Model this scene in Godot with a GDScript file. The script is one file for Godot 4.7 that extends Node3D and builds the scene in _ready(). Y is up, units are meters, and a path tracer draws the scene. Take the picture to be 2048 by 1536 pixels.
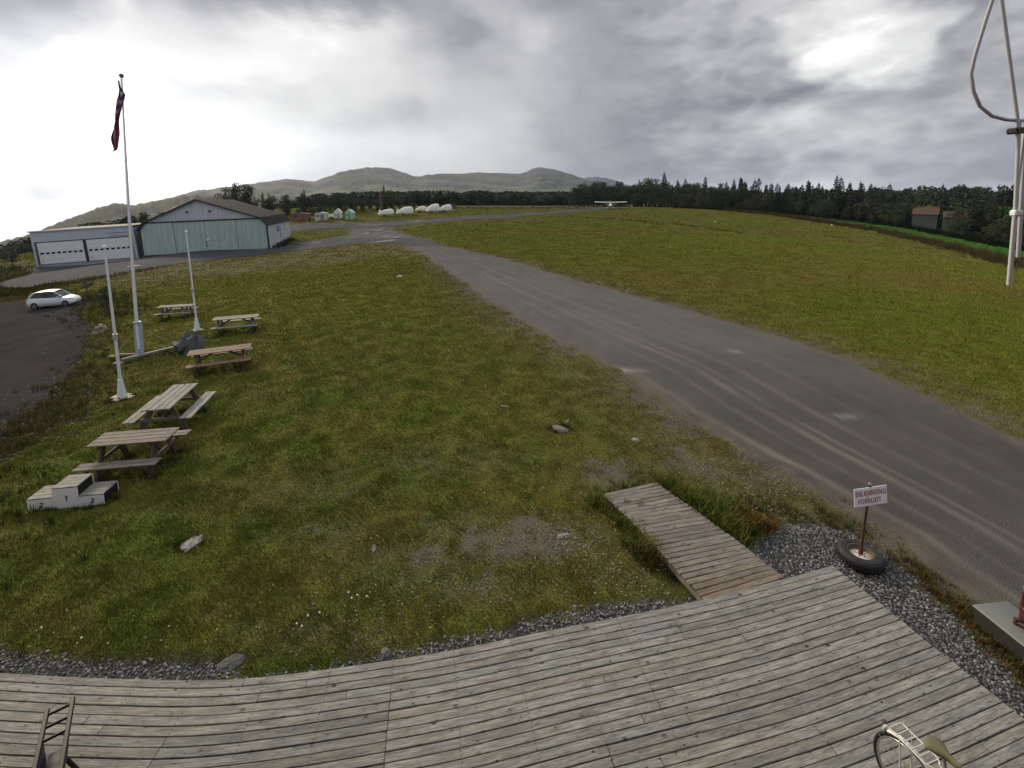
extends Node3D

# ------------------------------------------------------------------ mesh builder
class MB:
	var v := PackedVector3Array()
	var n := PackedVector3Array()
	var c := PackedColorArray()
	var u := PackedVector2Array()
	var col := Color.WHITE
	func tri(a: Vector3, b: Vector3, e: Vector3, ua := Vector2.ZERO, ub := Vector2.ZERO, ue := Vector2.ZERO) -> void:
		var m := (e - a).cross(b - a)
		if m.length_squared() < 1e-16:
			return
		m = m.normalized()
		v.append(a); v.append(b); v.append(e)
		for i in 3:
			n.append(m); c.append(col)
		u.append(ua); u.append(ub); u.append(ue)
	func quad(a: Vector3, b: Vector3, e: Vector3, f: Vector3, ua := Vector2.ZERO, ub := Vector2.ZERO, ue := Vector2.ZERO, uf := Vector2.ZERO) -> void:
		tri(a, b, e, ua, ub, ue)
		tri(a, e, f, ua, ue, uf)
	# a box with chamfered edges
	func box(t: Transform3D, s: Vector3, bev := 0.0, uo := Vector2.ZERO) -> void:
		var hs := s * 0.5
		bev = minf(bev, minf(hs.x, minf(hs.y, hs.z)) * 0.6)
		for a in 3:
			var p := (a + 1) % 3
			var q := (a + 2) % 3
			for sg in [-1.0, 1.0]:
				var pts := []
				var uvs := []
				for k in [[-1, -1], [1, -1], [1, 1], [-1, 1]]:
					var w := Vector3.ZERO
					w[a] = sg * hs[a]
					w[p] = k[0] * (hs[p] - bev)
					w[q] = k[1] * (hs[q] - bev)
					pts.append(t * w)
					uvs.append(Vector2(w.x, w.z + w.y) + uo)
				if sg > 0:
					quad(pts[3], pts[2], pts[1], pts[0], uvs[3], uvs[2], uvs[1], uvs[0])
				else:
					quad(pts[0], pts[1], pts[2], pts[3], uvs[0], uvs[1], uvs[2], uvs[3])
			if bev > 0.0:
				for s1 in [-1.0, 1.0]:
					for s2 in [-1.0, 1.0]:
						var e := []
						for k in [-1.0, 1.0]:
							var w1 := Vector3.ZERO
							w1[a] = k * (hs[a] - bev); w1[p] = s1 * hs[p]; w1[q] = s2 * (hs[q] - bev)
							var w2 := Vector3.ZERO
							w2[a] = k * (hs[a] - bev); w2[p] = s1 * (hs[p] - bev); w2[q] = s2 * hs[q]
							e.append(w1); e.append(w2)
						var uu := [Vector2(e[0].x, e[0].z + e[0].y) + uo, Vector2(e[2].x, e[2].z + e[2].y) + uo]
						if s1 * s2 > 0:
							quad(t * e[0], t * e[2], t * e[3], t * e[1], uu[0], uu[1], uu[1], uu[0])
						else:
							quad(t * e[0], t * e[1], t * e[3], t * e[2], uu[0], uu[0], uu[1], uu[1])
	func bx(x: float, y: float, z: float, sx: float, sy: float, sz: float, bev := 0.0, uo := Vector2.ZERO) -> void:
		box(Transform3D(Basis(), Vector3(x, y, z)), Vector3(sx, sy, sz), bev, uo)
	# a bar of square section between two points
	func bar(a: Vector3, b: Vector3, w: float, h: float, bev := 0.0, uo := Vector2.ZERO) -> void:
		var d := b - a
		var x := d.normalized()
		var up := Vector3.UP if absf(x.y) < 0.95 else Vector3.BACK
		var z := x.cross(up).normalized()
		box(Transform3D(Basis(x, z.cross(x), z), (a + b) * 0.5), Vector3(d.length(), h, w), bev, uo)
	# smooth grid of points: rows of PackedVector3Array of equal length
	func grid(rows: Array, cols: Array = [], closed := false) -> void:
		var R := rows.size()
		var C: int = rows[0].size()
		var nn := []
		for i in R:
			var line := PackedVector3Array()
			for j in C:
				var a: Vector3 = rows[mini(i + 1, R - 1)][j] - rows[maxi(i - 1, 0)][j]
				var j1 := j + 1
				var j0 := j - 1
				if closed:
					j1 = 1 if j == C - 1 else j + 1
					j0 = C - 2 if j == 0 else j - 1
				else:
					j1 = mini(j1, C - 1); j0 = maxi(j0, 0)
				var b: Vector3 = rows[i][j1] - rows[i][j0]
				var m := b.cross(a)
				if m.length_squared() < 1e-16:
					m = Vector3.ZERO
				line.append(m.normalized())
			nn.append(line)
		for i in R - 1:
			for j in C - 1:
				for k in [[0, 0], [1, 0], [1, 1], [0, 0], [1, 1], [0, 1]]:
					var ii: int = i + k[0]
					var jj: int = j + k[1]
					var m: Vector3 = nn[ii][jj]
					if m == Vector3.ZERO:
						m = (rows[i][j + 1] - rows[i][j]).cross(rows[i + 1][j] - rows[i][j]).normalized()
						if m == Vector3.ZERO:
							m = (rows[i + 1][j + 1] - rows[i + 1][j]).cross(rows[i + 1][j] - rows[i][j]).normalized()
					v.append(rows[ii][jj]); n.append(m)
					c.append(cols[ii][jj] if cols.size() else col)
					u.append(Vector2(ii, jj))
	func tube(pts: Array, radii: Array, sides := 8, caps := true) -> void:
		var rows := []
		var ref := Vector3.UP
		var d0: Vector3 = (pts[1] - pts[0]).normalized()
		if absf(d0.y) > 0.9:
			ref = Vector3.RIGHT
		for i in pts.size():
			var d: Vector3 = (pts[mini(i + 1, pts.size() - 1)] - pts[maxi(i - 1, 0)]).normalized()
			var s := d.cross(ref).normalized()
			var t := s.cross(d).normalized()
			ref = t
			var r: float = radii[i] if radii.size() > 1 else radii[0]
			var line := PackedVector3Array()
			for k in sides + 1:
				var a := TAU * k / sides
				line.append(pts[i] + (s * cos(a) + t * sin(a)) * r)
			rows.append(line)
		grid(rows, [], true)
		if caps:
			for e in [0, pts.size() - 1]:
				for k in sides:
					if e == 0:
						tri(pts[e], rows[e][k], rows[e][k + 1])
					else:
						tri(pts[e], rows[e][k + 1], rows[e][k])
	# profile of (radius, height) turned about local y
	func lathe(prof: Array, sides: int, t := Transform3D()) -> void:
		var rows := []
		for p in prof:
			var line := PackedVector3Array()
			for k in sides + 1:
				var a := TAU * k / sides
				line.append(t * Vector3(cos(a) * p[0], p[1], sin(a) * p[0]))
			rows.append(line)
		for i in rows.size() - 1:
			var two := [rows[i], rows[i + 1]]
			grid(two, [], true)
	func mesh() -> ArrayMesh:
		var arr := []
		arr.resize(Mesh.ARRAY_MAX)
		arr[Mesh.ARRAY_VERTEX] = v
		arr[Mesh.ARRAY_NORMAL] = n
		arr[Mesh.ARRAY_COLOR] = c
		arr[Mesh.ARRAY_TEX_UV] = u
		var m := ArrayMesh.new()
		m.add_surface_from_arrays(Mesh.PRIMITIVE_TRIANGLES, arr)
		return m

var rng := RandomNumberGenerator.new()
var nz_a := FastNoiseLite.new()
var nz_b := FastNoiseLite.new()
var nz_c := FastNoiseLite.new()
var mats := {}
var names := {}

# ------------------------------------------------------------------ nodes
func numbered(called: String) -> String:
	if not names.has(called):
		names[called] = 0
		return called
	names[called] += 1
	return "%s_%03d" % [called, names[called]]

func obj(called: String, m, material: Material, parent: Node3D = self, at := Transform3D()) -> MeshInstance3D:
	var o := MeshInstance3D.new()
	o.name = numbered(called) if parent == self else called
	o.mesh = m.mesh() if m is MB else m
	o.material_override = material
	o.transform = at
	o.cast_shadow = GeometryInstance3D.SHADOW_CASTING_SETTING_ON
	parent.add_child(o, true)
	return o

func tag(o: Node3D, label: String, category: String, group := "") -> void:
	o.set_meta("label", label)
	o.set_meta("category", category)
	if group != "":
		o.set_meta("group", group)

func thing(called: String, label: String, category: String, at := Vector3.ZERO, yaw := 0.0, group := "") -> Node3D:
	var o := Node3D.new()
	o.name = numbered(called)
	add_child(o)
	o.position = at
	o.rotation.y = deg_to_rad(yaw)
	tag(o, label, category, group)
	return o

func copy_of(o: Node3D, label: String, at: Vector3, yaw: float, s := Vector3.ONE) -> Node3D:
	var r: Node3D = o.duplicate()
	var base := str(o.name)
	if base.length() > 4 and base[base.length() - 4] == "_" and base.right(3).is_valid_int():
		base = base.left(base.length() - 4)
	r.name = numbered(base)
	add_child(r)
	r.position = at
	r.rotation.y = deg_to_rad(yaw)
	r.scale = s
	r.set_meta("label", label)
	return r

func struct(o: Node3D, label := "") -> Node3D:
	o.set_meta("kind", "structure")
	if label != "":
		o.set_meta("label", label)
	return o

func stuff(called: String, m: MB, material: Material, xf: Array, tint: Array, label: String, category: String, parent: Node3D = self) -> MultiMeshInstance3D:
	var mm := MultiMesh.new()
	mm.transform_format = MultiMesh.TRANSFORM_3D
	mm.use_colors = true
	mm.mesh = m.mesh()
	mm.instance_count = xf.size()
	for i in xf.size():
		mm.set_instance_transform(i, xf[i])
		mm.set_instance_color(i, tint[i])
	var o := MultiMeshInstance3D.new()
	o.name = numbered(called) if parent == self else called
	o.multimesh = mm
	o.material_override = material
	parent.add_child(o, true)
	o.set_meta("kind", "stuff")
	if parent == self:
		tag(o, label, category)
	return o

# ------------------------------------------------------------------ materials
func L(r: float, g: float, b: float) -> Color:
	return Color(r, g, b).linear_to_srgb()

func mat(key: String, albedo: Color, rough := 0.8, metal := 0.0) -> StandardMaterial3D:
	if mats.has(key):
		return mats[key]
	var m := StandardMaterial3D.new()
	m.albedo_color = albedo.linear_to_srgb()
	m.roughness = rough
	m.metallic = metal
	m.vertex_color_use_as_albedo = true
	m.cull_mode = BaseMaterial3D.CULL_DISABLED
	mats[key] = m
	return m

func noise_tex(freq: float, octaves: int, lo: Color, hi: Color, size := 512, sd := 1) -> NoiseTexture2D:
	var f := FastNoiseLite.new()
	f.seed = sd
	f.frequency = freq
	f.fractal_octaves = octaves
	f.noise_type = FastNoiseLite.TYPE_SIMPLEX_SMOOTH
	var t := NoiseTexture2D.new()
	t.width = size
	t.height = size
	t.seamless = true
	t.normalize = true
	t.noise = f
	var g := Gradient.new()
	g.set_color(0, lo)
	g.set_color(1, hi)
	g.set_offset(0, 0.2)
	g.set_offset(1, 0.8)
	t.color_ramp = g
	return t

func textured(key: String, albedo: Color, rough: float, tex: Texture2D, scale: float, metal := 0.0, bump := 0.0) -> StandardMaterial3D:
	var m := mat(key, albedo, rough, metal)
	m.albedo_texture = tex
	m.uv1_triplanar = true
	m.uv1_world_triplanar = true
	m.uv1_scale = Vector3.ONE * scale
	if bump > 0.0:
		m.heightmap_enabled = true
		m.heightmap_texture = tex
		m.heightmap_scale = bump
	return m

# paint with rain streaks running down it
func streaked(key: String, albedo: Color, rough: float) -> StandardMaterial3D:
	var m := textured(key, albedo, rough, tex_streak, 1.0)
	m.uv1_scale = Vector3(0.16, 0.02, 0.16)
	return m

# weathered timber: grain along u, knots, cracks; 2.4 m x 0.6 m per repeat
func wood_texture() -> ImageTexture:
	var W := 1024
	var Hh := 256
	var bytes := PackedByteArray()
	bytes.resize(W * Hh * 3)
	var f1 := FastNoiseLite.new(); f1.seed = 5; f1.frequency = 1.0; f1.fractal_octaves = 3
	var f2 := FastNoiseLite.new(); f2.seed = 9; f2.frequency = 1.0; f2.fractal_octaves = 2
	var knots := []
	var r := RandomNumberGenerator.new()
	r.seed = 77
	for i in 30:
		knots.append([r.randf() * W, r.randf() * Hh, 2.0 + 6.5 * pow(r.randf(), 2.0), r.randf_range(0.25, 1.0)])
	var buckets := {}
	for k in knots:
		for bxk in range(int(k[0] - 40) / 32, int(k[0] + 40) / 32 + 1):
			if not buckets.has(bxk):
				buckets[bxk] = []
			buckets[bxk].append(k)
	for y in Hh:
		for x in W:
			var yy := float(y)
			var dark := 0.0
			for k in buckets.get(x / 32, []):
				var dx: float = (x - k[0]) / k[2]
				var dy: float = (y - k[1]) / k[2]
				var q := dx * dx * 0.35 + dy * dy
				if q < 9.0:
					yy += dy * 3.0 * exp(-q * 0.5)
					dark = maxf(dark, k[3] * clampf(1.35 - q, 0.0, 1.0))
					if dx * dx < 40 and absf(dy) < 0.35:
						dark = maxf(dark, 0.25 * k[3] * exp(-dx * dx * 0.05))
			var wx := absf(x - W * 0.5) / (W * 0.5)
			var g := f1.get_noise_2d(x * 0.006 + 3.0, yy * 0.16) * 0.22 + f2.get_noise_2d(x * 0.02, yy * 0.6) * 0.14
			var crack := f2.get_noise_2d(x * 0.012 + 90.0, yy * 0.42 + 40.0)
			if crack > 0.46:
				g -= (crack - 0.46) * 1.3
			var tone := f1.get_noise_2d(x * 0.004 + 50.0, y * 0.03) * 0.13
			var val := 0.80 + g + tone
			var i3 := (y * W + x) * 3
			var warm := f1.get_noise_2d(x * 0.003 + 150.0, y * 0.05 + 20.0) * 0.03 + 0.004
			bytes[i3] = int(clampf((val + warm) * (1.0 - dark * 0.62), 0.0, 1.0) * 255.0)
			bytes[i3 + 1] = int(clampf(val * (1.0 - dark * 0.66), 0.0, 1.0) * 255.0)
			bytes[i3 + 2] = int(clampf((val - warm) * (1.0 - dark * 0.70), 0.0, 1.0) * 255.0)
	return ImageTexture.create_from_image(Image.create_from_data(W, Hh, false, Image.FORMAT_RGB8, bytes))

# ------------------------------------------------------------------ terrain (x to the east, d to the north; y up)
func V(x: float, y: float, d: float) -> Vector3:
	return Vector3(x, y, -d)

func base_h(x: float, d: float) -> float:
	var far := 1.0 - smoothstep(105.0, 170.0, d)
	return -2.8 * smoothstep(9.0, 42.0, -x) * far - 2.0 * smoothstep(52.0, 74.0, -x) * far - 90.0 * smoothstep(80.0, 420.0, -x) \
		- 3.5 * smoothstep(20.0, 75.0, x) * (1.0 - smoothstep(60.0, 170.0, d)) + 3.0 * smoothstep(90.0, 172.0, d) - 260.0 * smoothstep(700.0, 1600.0, -x)

func h(x: float, d: float) -> float:
	return base_h(x, d) + nz_a.get_noise_2d(x * 1.3, d * 1.3) * 0.014

func G(x: float, d: float, up := 0.0) -> Vector3:
	return V(x, h(x, d) + up, d)

func lerp_table(t: Array, k: float) -> float:
	if k <= t[0][0]:
		return t[0][1]
	for i in t.size() - 1:
		if k < t[i + 1][0]:
			return lerpf(t[i][1], t[i + 1][1], float(k - t[i][0]) / (t[i + 1][0] - t[i][0]))
	return t[t.size() - 1][1]

var taxi_left := [[0, 7.6], [5.2, 7.2], [6.4, 6.95], [7.7, 6.7], [9.3, 6.1], [10.8, 5.4], [13.0, 4.6], [15.9, 3.85], [18.8, 2.2], [22.9, 0.4], [29.2, -2.0], [38.5, -5.2], [51.0, -9.6], [67.9, -16.4], [82.0, -24.0], [96.0, -33.0], [110.0, -38.5], [124.0, -42.0]]
var taxi_right := [[0, 13.3], [11.0, 12.9], [17.0, 12.8], [21.5, 11.3], [27.6, 8.4], [34.8, 4.8], [48.8, -1.3], [62.0, -9.7], [80.0, -16.8], [103.0, -24.9], [126.0, -34.0]]
var strip_low := [[-65, 113.5], [-57.0, 115.0], [-50.0, 121.0], [-43.0, 123.0], [-34.0, 122.0], [-20.0, 118.7], [-3.0, 124.6], [12.0, 138.0], [27.0, 154.0], [40.0, 172.0]]
var strip_high := [[-65, 130.0], [-46.0, 131.5], [-30.0, 131.5], [-20.0, 129.0], [-3.5, 134.0], [12.0, 147.0], [27.0, 166.0], [40.0, 186.0]]
var apron := PackedVector2Array([Vector2(-14, 62), Vector2(-16.4, 67.9), Vector2(-25, 80.5), Vector2(-33, 83), Vector2(-39.5, 78.5), Vector2(-45.9, 65.7), Vector2(-47.5, 55.7), Vector2(-48.8, 49.4), Vector2(-49, 45.6), Vector2(-53, 46.5), Vector2(-60, 55), Vector2(-68, 64.5), Vector2(-77.5, 74.2), Vector2(-63.7, 79.1), Vector2(-44.3, 84.5), Vector2(-45.8, 90.5), Vector2(-43.6, 101), Vector2(-38.5, 110.4), Vector2(-30, 98), Vector2(-16, 78), Vector2(-9, 62)])
var lot := PackedVector2Array([Vector2(-11.6, 5), Vector2(-13.2, 11.2), Vector2(-13.9, 13), Vector2(-16.5, 16.8), Vector2(-23.2, 25), Vector2(-33, 34.6), Vector2(-35.5, 39.8), Vector2(-41, 41.5), Vector2(-47, 38), Vector2(-46, 33), Vector2(-36, 20), Vector2(-27, 10), Vector2(-20, 4)])
var stone_right := PackedVector2Array([Vector2(4.0, 7.25), Vector2(4.45, 7.62), Vector2(5.1, 7.9), Vector2(5.75, 7.92), Vector2(6.12, 7.72), Vector2(6.3, 7.3), Vector2(6.4, 6.8), Vector2(6.42, 6.1), Vector2(6.36, 5.4), Vector2(6.3, 4.8), Vector2(6.3, 1.5), Vector2(5.6, 1.5), Vector2(5.4, 5.3), Vector2(5.0, 6.62), Vector2(4.1, 6.4)])
var stone_front := PackedVector2Array([Vector2(-9, 5.8), Vector2(-6.9, 5.5), Vector2(-6.1, 5.4), Vector2(-5.4, 5.31), Vector2(-4.5, 5.31), Vector2(-3.8, 5.3), Vector2(-3.2, 5.1), Vector2(-2.1, 5.3), Vector2(-1.5, 5.46), Vector2(-0.85, 5.63), Vector2(-0.2, 5.76), Vector2(0.3, 5.95), Vector2(0.95, 6.12), Vector2(1.7, 6.25), Vector2(2.4, 6.3), Vector2(2.75, 6.3), Vector2(2.9, 5.9), Vector2(0.5, 5.4), Vector2(-1.1, 5.05), Vector2(-3.2, 4.7), Vector2(-6.3, 4.8), Vector2(-9, 5.0)])
var walk_path := PackedVector2Array([Vector2(1.84, 8.72), Vector2(3.05, 9.12), Vector2(3.55, 8.05), Vector2(4.17, 6.6), Vector2(4.1, 6.2), Vector2(2.8, 5.9), Vector2(2.51, 6.85), Vector2(2.2, 7.91)])
var deck_line := [Vector2(-9.5, 5.2), Vector2(-8.0, 5.06), Vector2(-6.29, 4.96), Vector2(-4.69, 4.89), Vector2(-3.17, 4.9), Vector2(-1.11, 5.19), Vector2(0.51, 5.53), Vector2(2.64, 5.99), Vector2(3.93, 6.33), Vector2(5.1, 6.66)]

func on_asphalt(x: float, d: float) -> float:   # metres inside the paved edge, negative outside
	var best := -50.0
	if d < 124.0:
		best = minf(x - lerp_table(taxi_left, d), lerp_table(taxi_right, d) - x) * 0.78
	if x > -66.0 and x < 40.0 and d > 90.0:
		best = maxf(best, minf(d - lerp_table(strip_low, x), lerp_table(strip_high, x) - d))
	if x < -8.0 and x > -79.0 and d > 44.0 and d < 112.0 and Geometry2D.is_point_in_polygon(Vector2(x, d), apron):
		best = maxf(best, 2.0)
	return best

func in_poly(x: float, d: float, p: PackedVector2Array) -> bool:
	return Geometry2D.is_point_in_polygon(Vector2(x, d), p)

# bare, stony or worn patches in the lawn: x, d, radius x, radius d, strength
var worn := [[0.2, 7.6, 1.5, 0.55, 0.95], [-1.2, 7.2, 1.3, 0.5, 0.6], [1.0, 7.6, 0.5, 0.35, 0.9], [-3.0, 7.6, 1.0, 0.4, 0.4], [2.2, 9.6, 0.8, 0.6, 0.9], [-0.6, 6.5, 1.3, 0.3, 0.5], [-4.5, 9.0, 1.6, 0.8, 0.3], [-1.5, 10.2, 2.0, 0.8, 0.3], [-2.6, 5.7, 1.0, 0.25, 0.5], [4.2, 10.3, 1.0, 1.2, 0.75], [2.0, 6.7, 0.7, 0.3, 0.4]]

# what grows or lies at a place: [ground colour, growth colour, share of full growth, growth height]
func cover(x: float, d: float) -> Array:
	var n1 := nz_b.get_noise_2d(x, d)                       # metres
	var n2 := nz_b.get_noise_2d(x * 5.0 + 40.0, d * 5.0)    # decimetres
	var n3 := nz_a.get_noise_2d(x * 0.28 + 9.0, d * 0.28)   # tens of metres
	var a := on_asphalt(x, d)
	var right := smoothstep(-1.0, 3.0, x - lerp_table(taxi_right, minf(d, 124.0)))
	var green := clampf(0.56 + n1 * 0.62 + n2 * 0.42 + n3 * 0.45, 0.0, 1.0)
	var dry := Color(0.182, 0.158, 0.046)
	var lush := Color(0.116, 0.156, 0.022)
	var left := smoothstep(3.0, -8.0, x)
	lush = lush.lerp(Color(0.092, 0.134, 0.021), left * (1.0 - smoothstep(16.0, 30.0, d)))
	var field := Color(0.136, 0.170, 0.026).lerp(Color(0.172, 0.152, 0.042), clampf(0.30 + n3 * 1.1 + n1 * 0.4, 0.0, 1.0))
	var grow := dry.lerp(lush, green)
	# the mown grass beyond the near lawn is yellower
	grow = grow.lerp(Color(0.140, 0.156, 0.020).lerp(Color(0.165, 0.132, 0.040), clampf(0.5 - green, 0.0, 1.0)), smoothstep(14.0, 34.0, d) * (1.0 - right) * 0.75)
	grow = grow.lerp(field, right * smoothstep(6.0, 16.0, d))
	var bare := 0.0
	for w in worn:
		var q: float = pow((x - w[0]) / w[2], 2.0) + pow((d - w[1]) / w[3], 2.0)
		if q < 6.0:
			bare = maxf(bare, w[4] * exp(-q * 0.7))
	bare = clampf(bare * (0.9 + n2 * 1.6 + n1 * 0.8), 0.0, 1.0)
	var verge := 0.0
	if a < 0.0:
		verge = exp(a / (1.3 if right < 0.5 else 1.1)) * clampf(0.85 + n1 * 0.9 + n2 * 0.7, 0.0, 1.2)
		# the brown worn belt in front of the hangars
		if d > 40.0 and x < -8.0 and right < 0.5 and d < 84.0:
			verge = maxf(verge, 0.55 * smoothstep(40.0, 56.0, d) + n1 * 0.25)
	else:
		verge = 1.0
	verge = clampf(verge, 0.0, 1.0)
	var dirt := Color(0.125, 0.100, 0.072).lerp(Color(0.110, 0.102, 0.092), clampf(0.5 + n2, 0.0, 1.0))
	var share := clampf(1.0 - maxf(bare, verge) * 1.05, 0.0, 1.0)
	grow = grow.lerp(Color(0.165, 0.128, 0.055), verge * 0.6)
	# far meadow and runway grass
	if d > 128.0:
		var straw := smoothstep(150.0, 185.0, d) * (1.0 - smoothstep(34.0, 60.0, x)) * smoothstep(-60.0, -10.0, x)
		grow = grow.lerp(Color(0.185, 0.160, 0.078).lerp(Color(0.110, 0.088, 0.044), clampf(0.5 + sin(d * 0.16) * 0.5 + n3, 0.0, 1.0)), straw * 0.8)
	if d > 300.0:
		grow = grow.lerp(Color(0.05, 0.06, 0.03), smoothstep(300.0, 420.0, d))
	# sown strip beyond the right field
	if x > 60.0 and d > 50.0 and d < 180.0:
		var edge := lerp_table([[60, 74.0], [66.8, 74.2], [78.5, 79.6], [95.0, 85.9], [113.0, 88.6], [126.0, 84.7], [140.0, 80.0], [160.0, 71.0]], d)
		grow = grow.lerp(Color(0.070, 0.190, 0.028), smoothstep(0.0, 2.5, x - edge))
	var tall := 1.0
	# unmown slope down to the left
	if x < -12.0:
		var rough_edge := x + 17.6 + (d - 18.0) * 0.95
		var wild := smoothstep(1.5, -1.5, rough_edge) * smoothstep(50.0, 44.0, d)
		grow = grow.lerp(Color(0.120, 0.092, 0.040).lerp(Color(0.055, 0.072, 0.020), clampf(0.5 + n1 * 1.4, 0.0, 1.0)), wild * 0.85)
		tall += wild * 0.9
	if x < -46.0 and a < 0.0 and d < 75.0:
		grow = grow.lerp(Color(0.048, 0.055, 0.018), 0.7)
		tall = 3.0
	var soil := dirt.lerp(grow * lerpf(0.80, 0.62, smoothstep(60.0, 150.0, d)), share)  # ground colour darkened with distance to stand for the blades' self-shading
	return [soil, grow, share, tall, a]

# a sheet over a polygon, laid on the ground
func draped(p: PackedVector2Array, cell: float, lift: float, paint: Callable) -> MB:
	var m := MB.new()
	var lo := p[0]
	var hi := p[0]
	for q in p:
		lo = lo.min(q)
		hi = hi.max(q)
	var x := lo.x
	while x < hi.x:
		var d := lo.y
		while d < hi.y:
			var sq := PackedVector2Array([Vector2(x, d), Vector2(x + cell, d), Vector2(x + cell, d + cell), Vector2(x, d + cell)])
			for piece in Geometry2D.intersect_polygons(sq, p):
				var ids := Geometry2D.triangulate_polygon(piece)
				for i in range(0, ids.size(), 3):
					var t := []
					for k in 3:
						var q: Vector2 = piece[ids[i + k]]
						t.append(q)
					if (t[1] - t[0]).cross(t[2] - t[0]) < 0.0:
						var sw = t[1]; t[1] = t[2]; t[2] = sw
					for k in [0, 2, 1]:
						var q: Vector2 = t[k]
						m.v.append(G(q.x, q.y, lift))
						m.n.append(Vector3.UP)
						m.c.append(paint.call(q.x, q.y))
						m.u.append(q)
			d += cell
		x += cell
	return m

# ------------------------------------------------------------------ sky
# cloud brightness seen by compass angle (degrees from north) at several heights; 0..255 as the eye sees it
var cloud_rows := [
	[0.41, [[-48, 160], [-44, 165], [-42, 185], [-39, 222], [-36, 190], [-31, 160], [-24, 155], [-16, 155], [-8, 168], [-2, 190], [5, 162], [14, 158], [22, 165], [29, 190], [35, 225], [40, 160], [45, 190], [48, 145]]],
	[0.34, [[-48, 182], [-45, 195], [-41, 212], [-38, 215], [-32, 212], [-27, 234], [-22, 244], [-16, 230], [-11, 190], [-6, 160], [-2, 190], [3, 212], [11, 162], [19, 168], [27, 172], [31, 212], [36, 250], [40, 222], [42, 160], [46, 178]]],
	[0.27, [[-48, 180], [-45, 195], [-41, 238], [-37, 222], [-32, 228], [-25, 236], [-17, 230], [-11, 212], [-4, 188], [2, 200], [11, 168], [19, 188], [25, 165], [29, 166], [35, 248], [39, 228], [42, 165], [46, 160]]],
	[0.215, [[-48, 235], [-46, 242], [-43, 255], [-40, 235], [-36, 205], [-31, 205], [-25, 216], [-17, 226], [-11, 214], [-5, 204], [2, 200], [8, 180], [17, 166], [25, 160], [32, 156], [36, 168], [42, 155], [46, 162]]],
	[0.17, [[-48, 255], [-42, 255], [-36, 252], [-30, 226], [-22, 224], [-17, 208], [-13, 194], [-9, 204], [-1, 214], [5, 184], [14, 160], [22, 162], [28, 208], [32, 212], [36, 190], [40, 184], [45, 172]]],
	[0.118, [[-48, 255], [-36, 255], [-30, 246], [-23, 240], [-14, 234], [-8, 230], [-1, 214], [8, 172], [14, 152], [22, 170], [26, 192], [32, 202], [36, 206], [40, 190], [44, 164], [48, 148]]],
	[0.064, [[-48, 250], [-45, 255], [-36, 252], [-28, 246], [-19, 234], [-11, 224], [-4, 220], [2, 204], [8, 172], [17, 156], [24, 160], [30, 168], [36, 176], [40, 160], [44, 165], [46, 128], [48, 112]]],
	[0.014, [[-48, 235], [-46, 220], [-42, 252], [-34, 250], [-28, 242], [-14, 220], [2, 190], [10, 168], [20, 166], [27, 192], [32, 228], [36, 212], [40, 166], [44, 176], [46, 190], [48, 112]]],
	[-0.05, [[-48, 240], [-28, 240], [-14, 220], [10, 170], [20, 170], [30, 210], [38, 180], [48, 140]]]]

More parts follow.
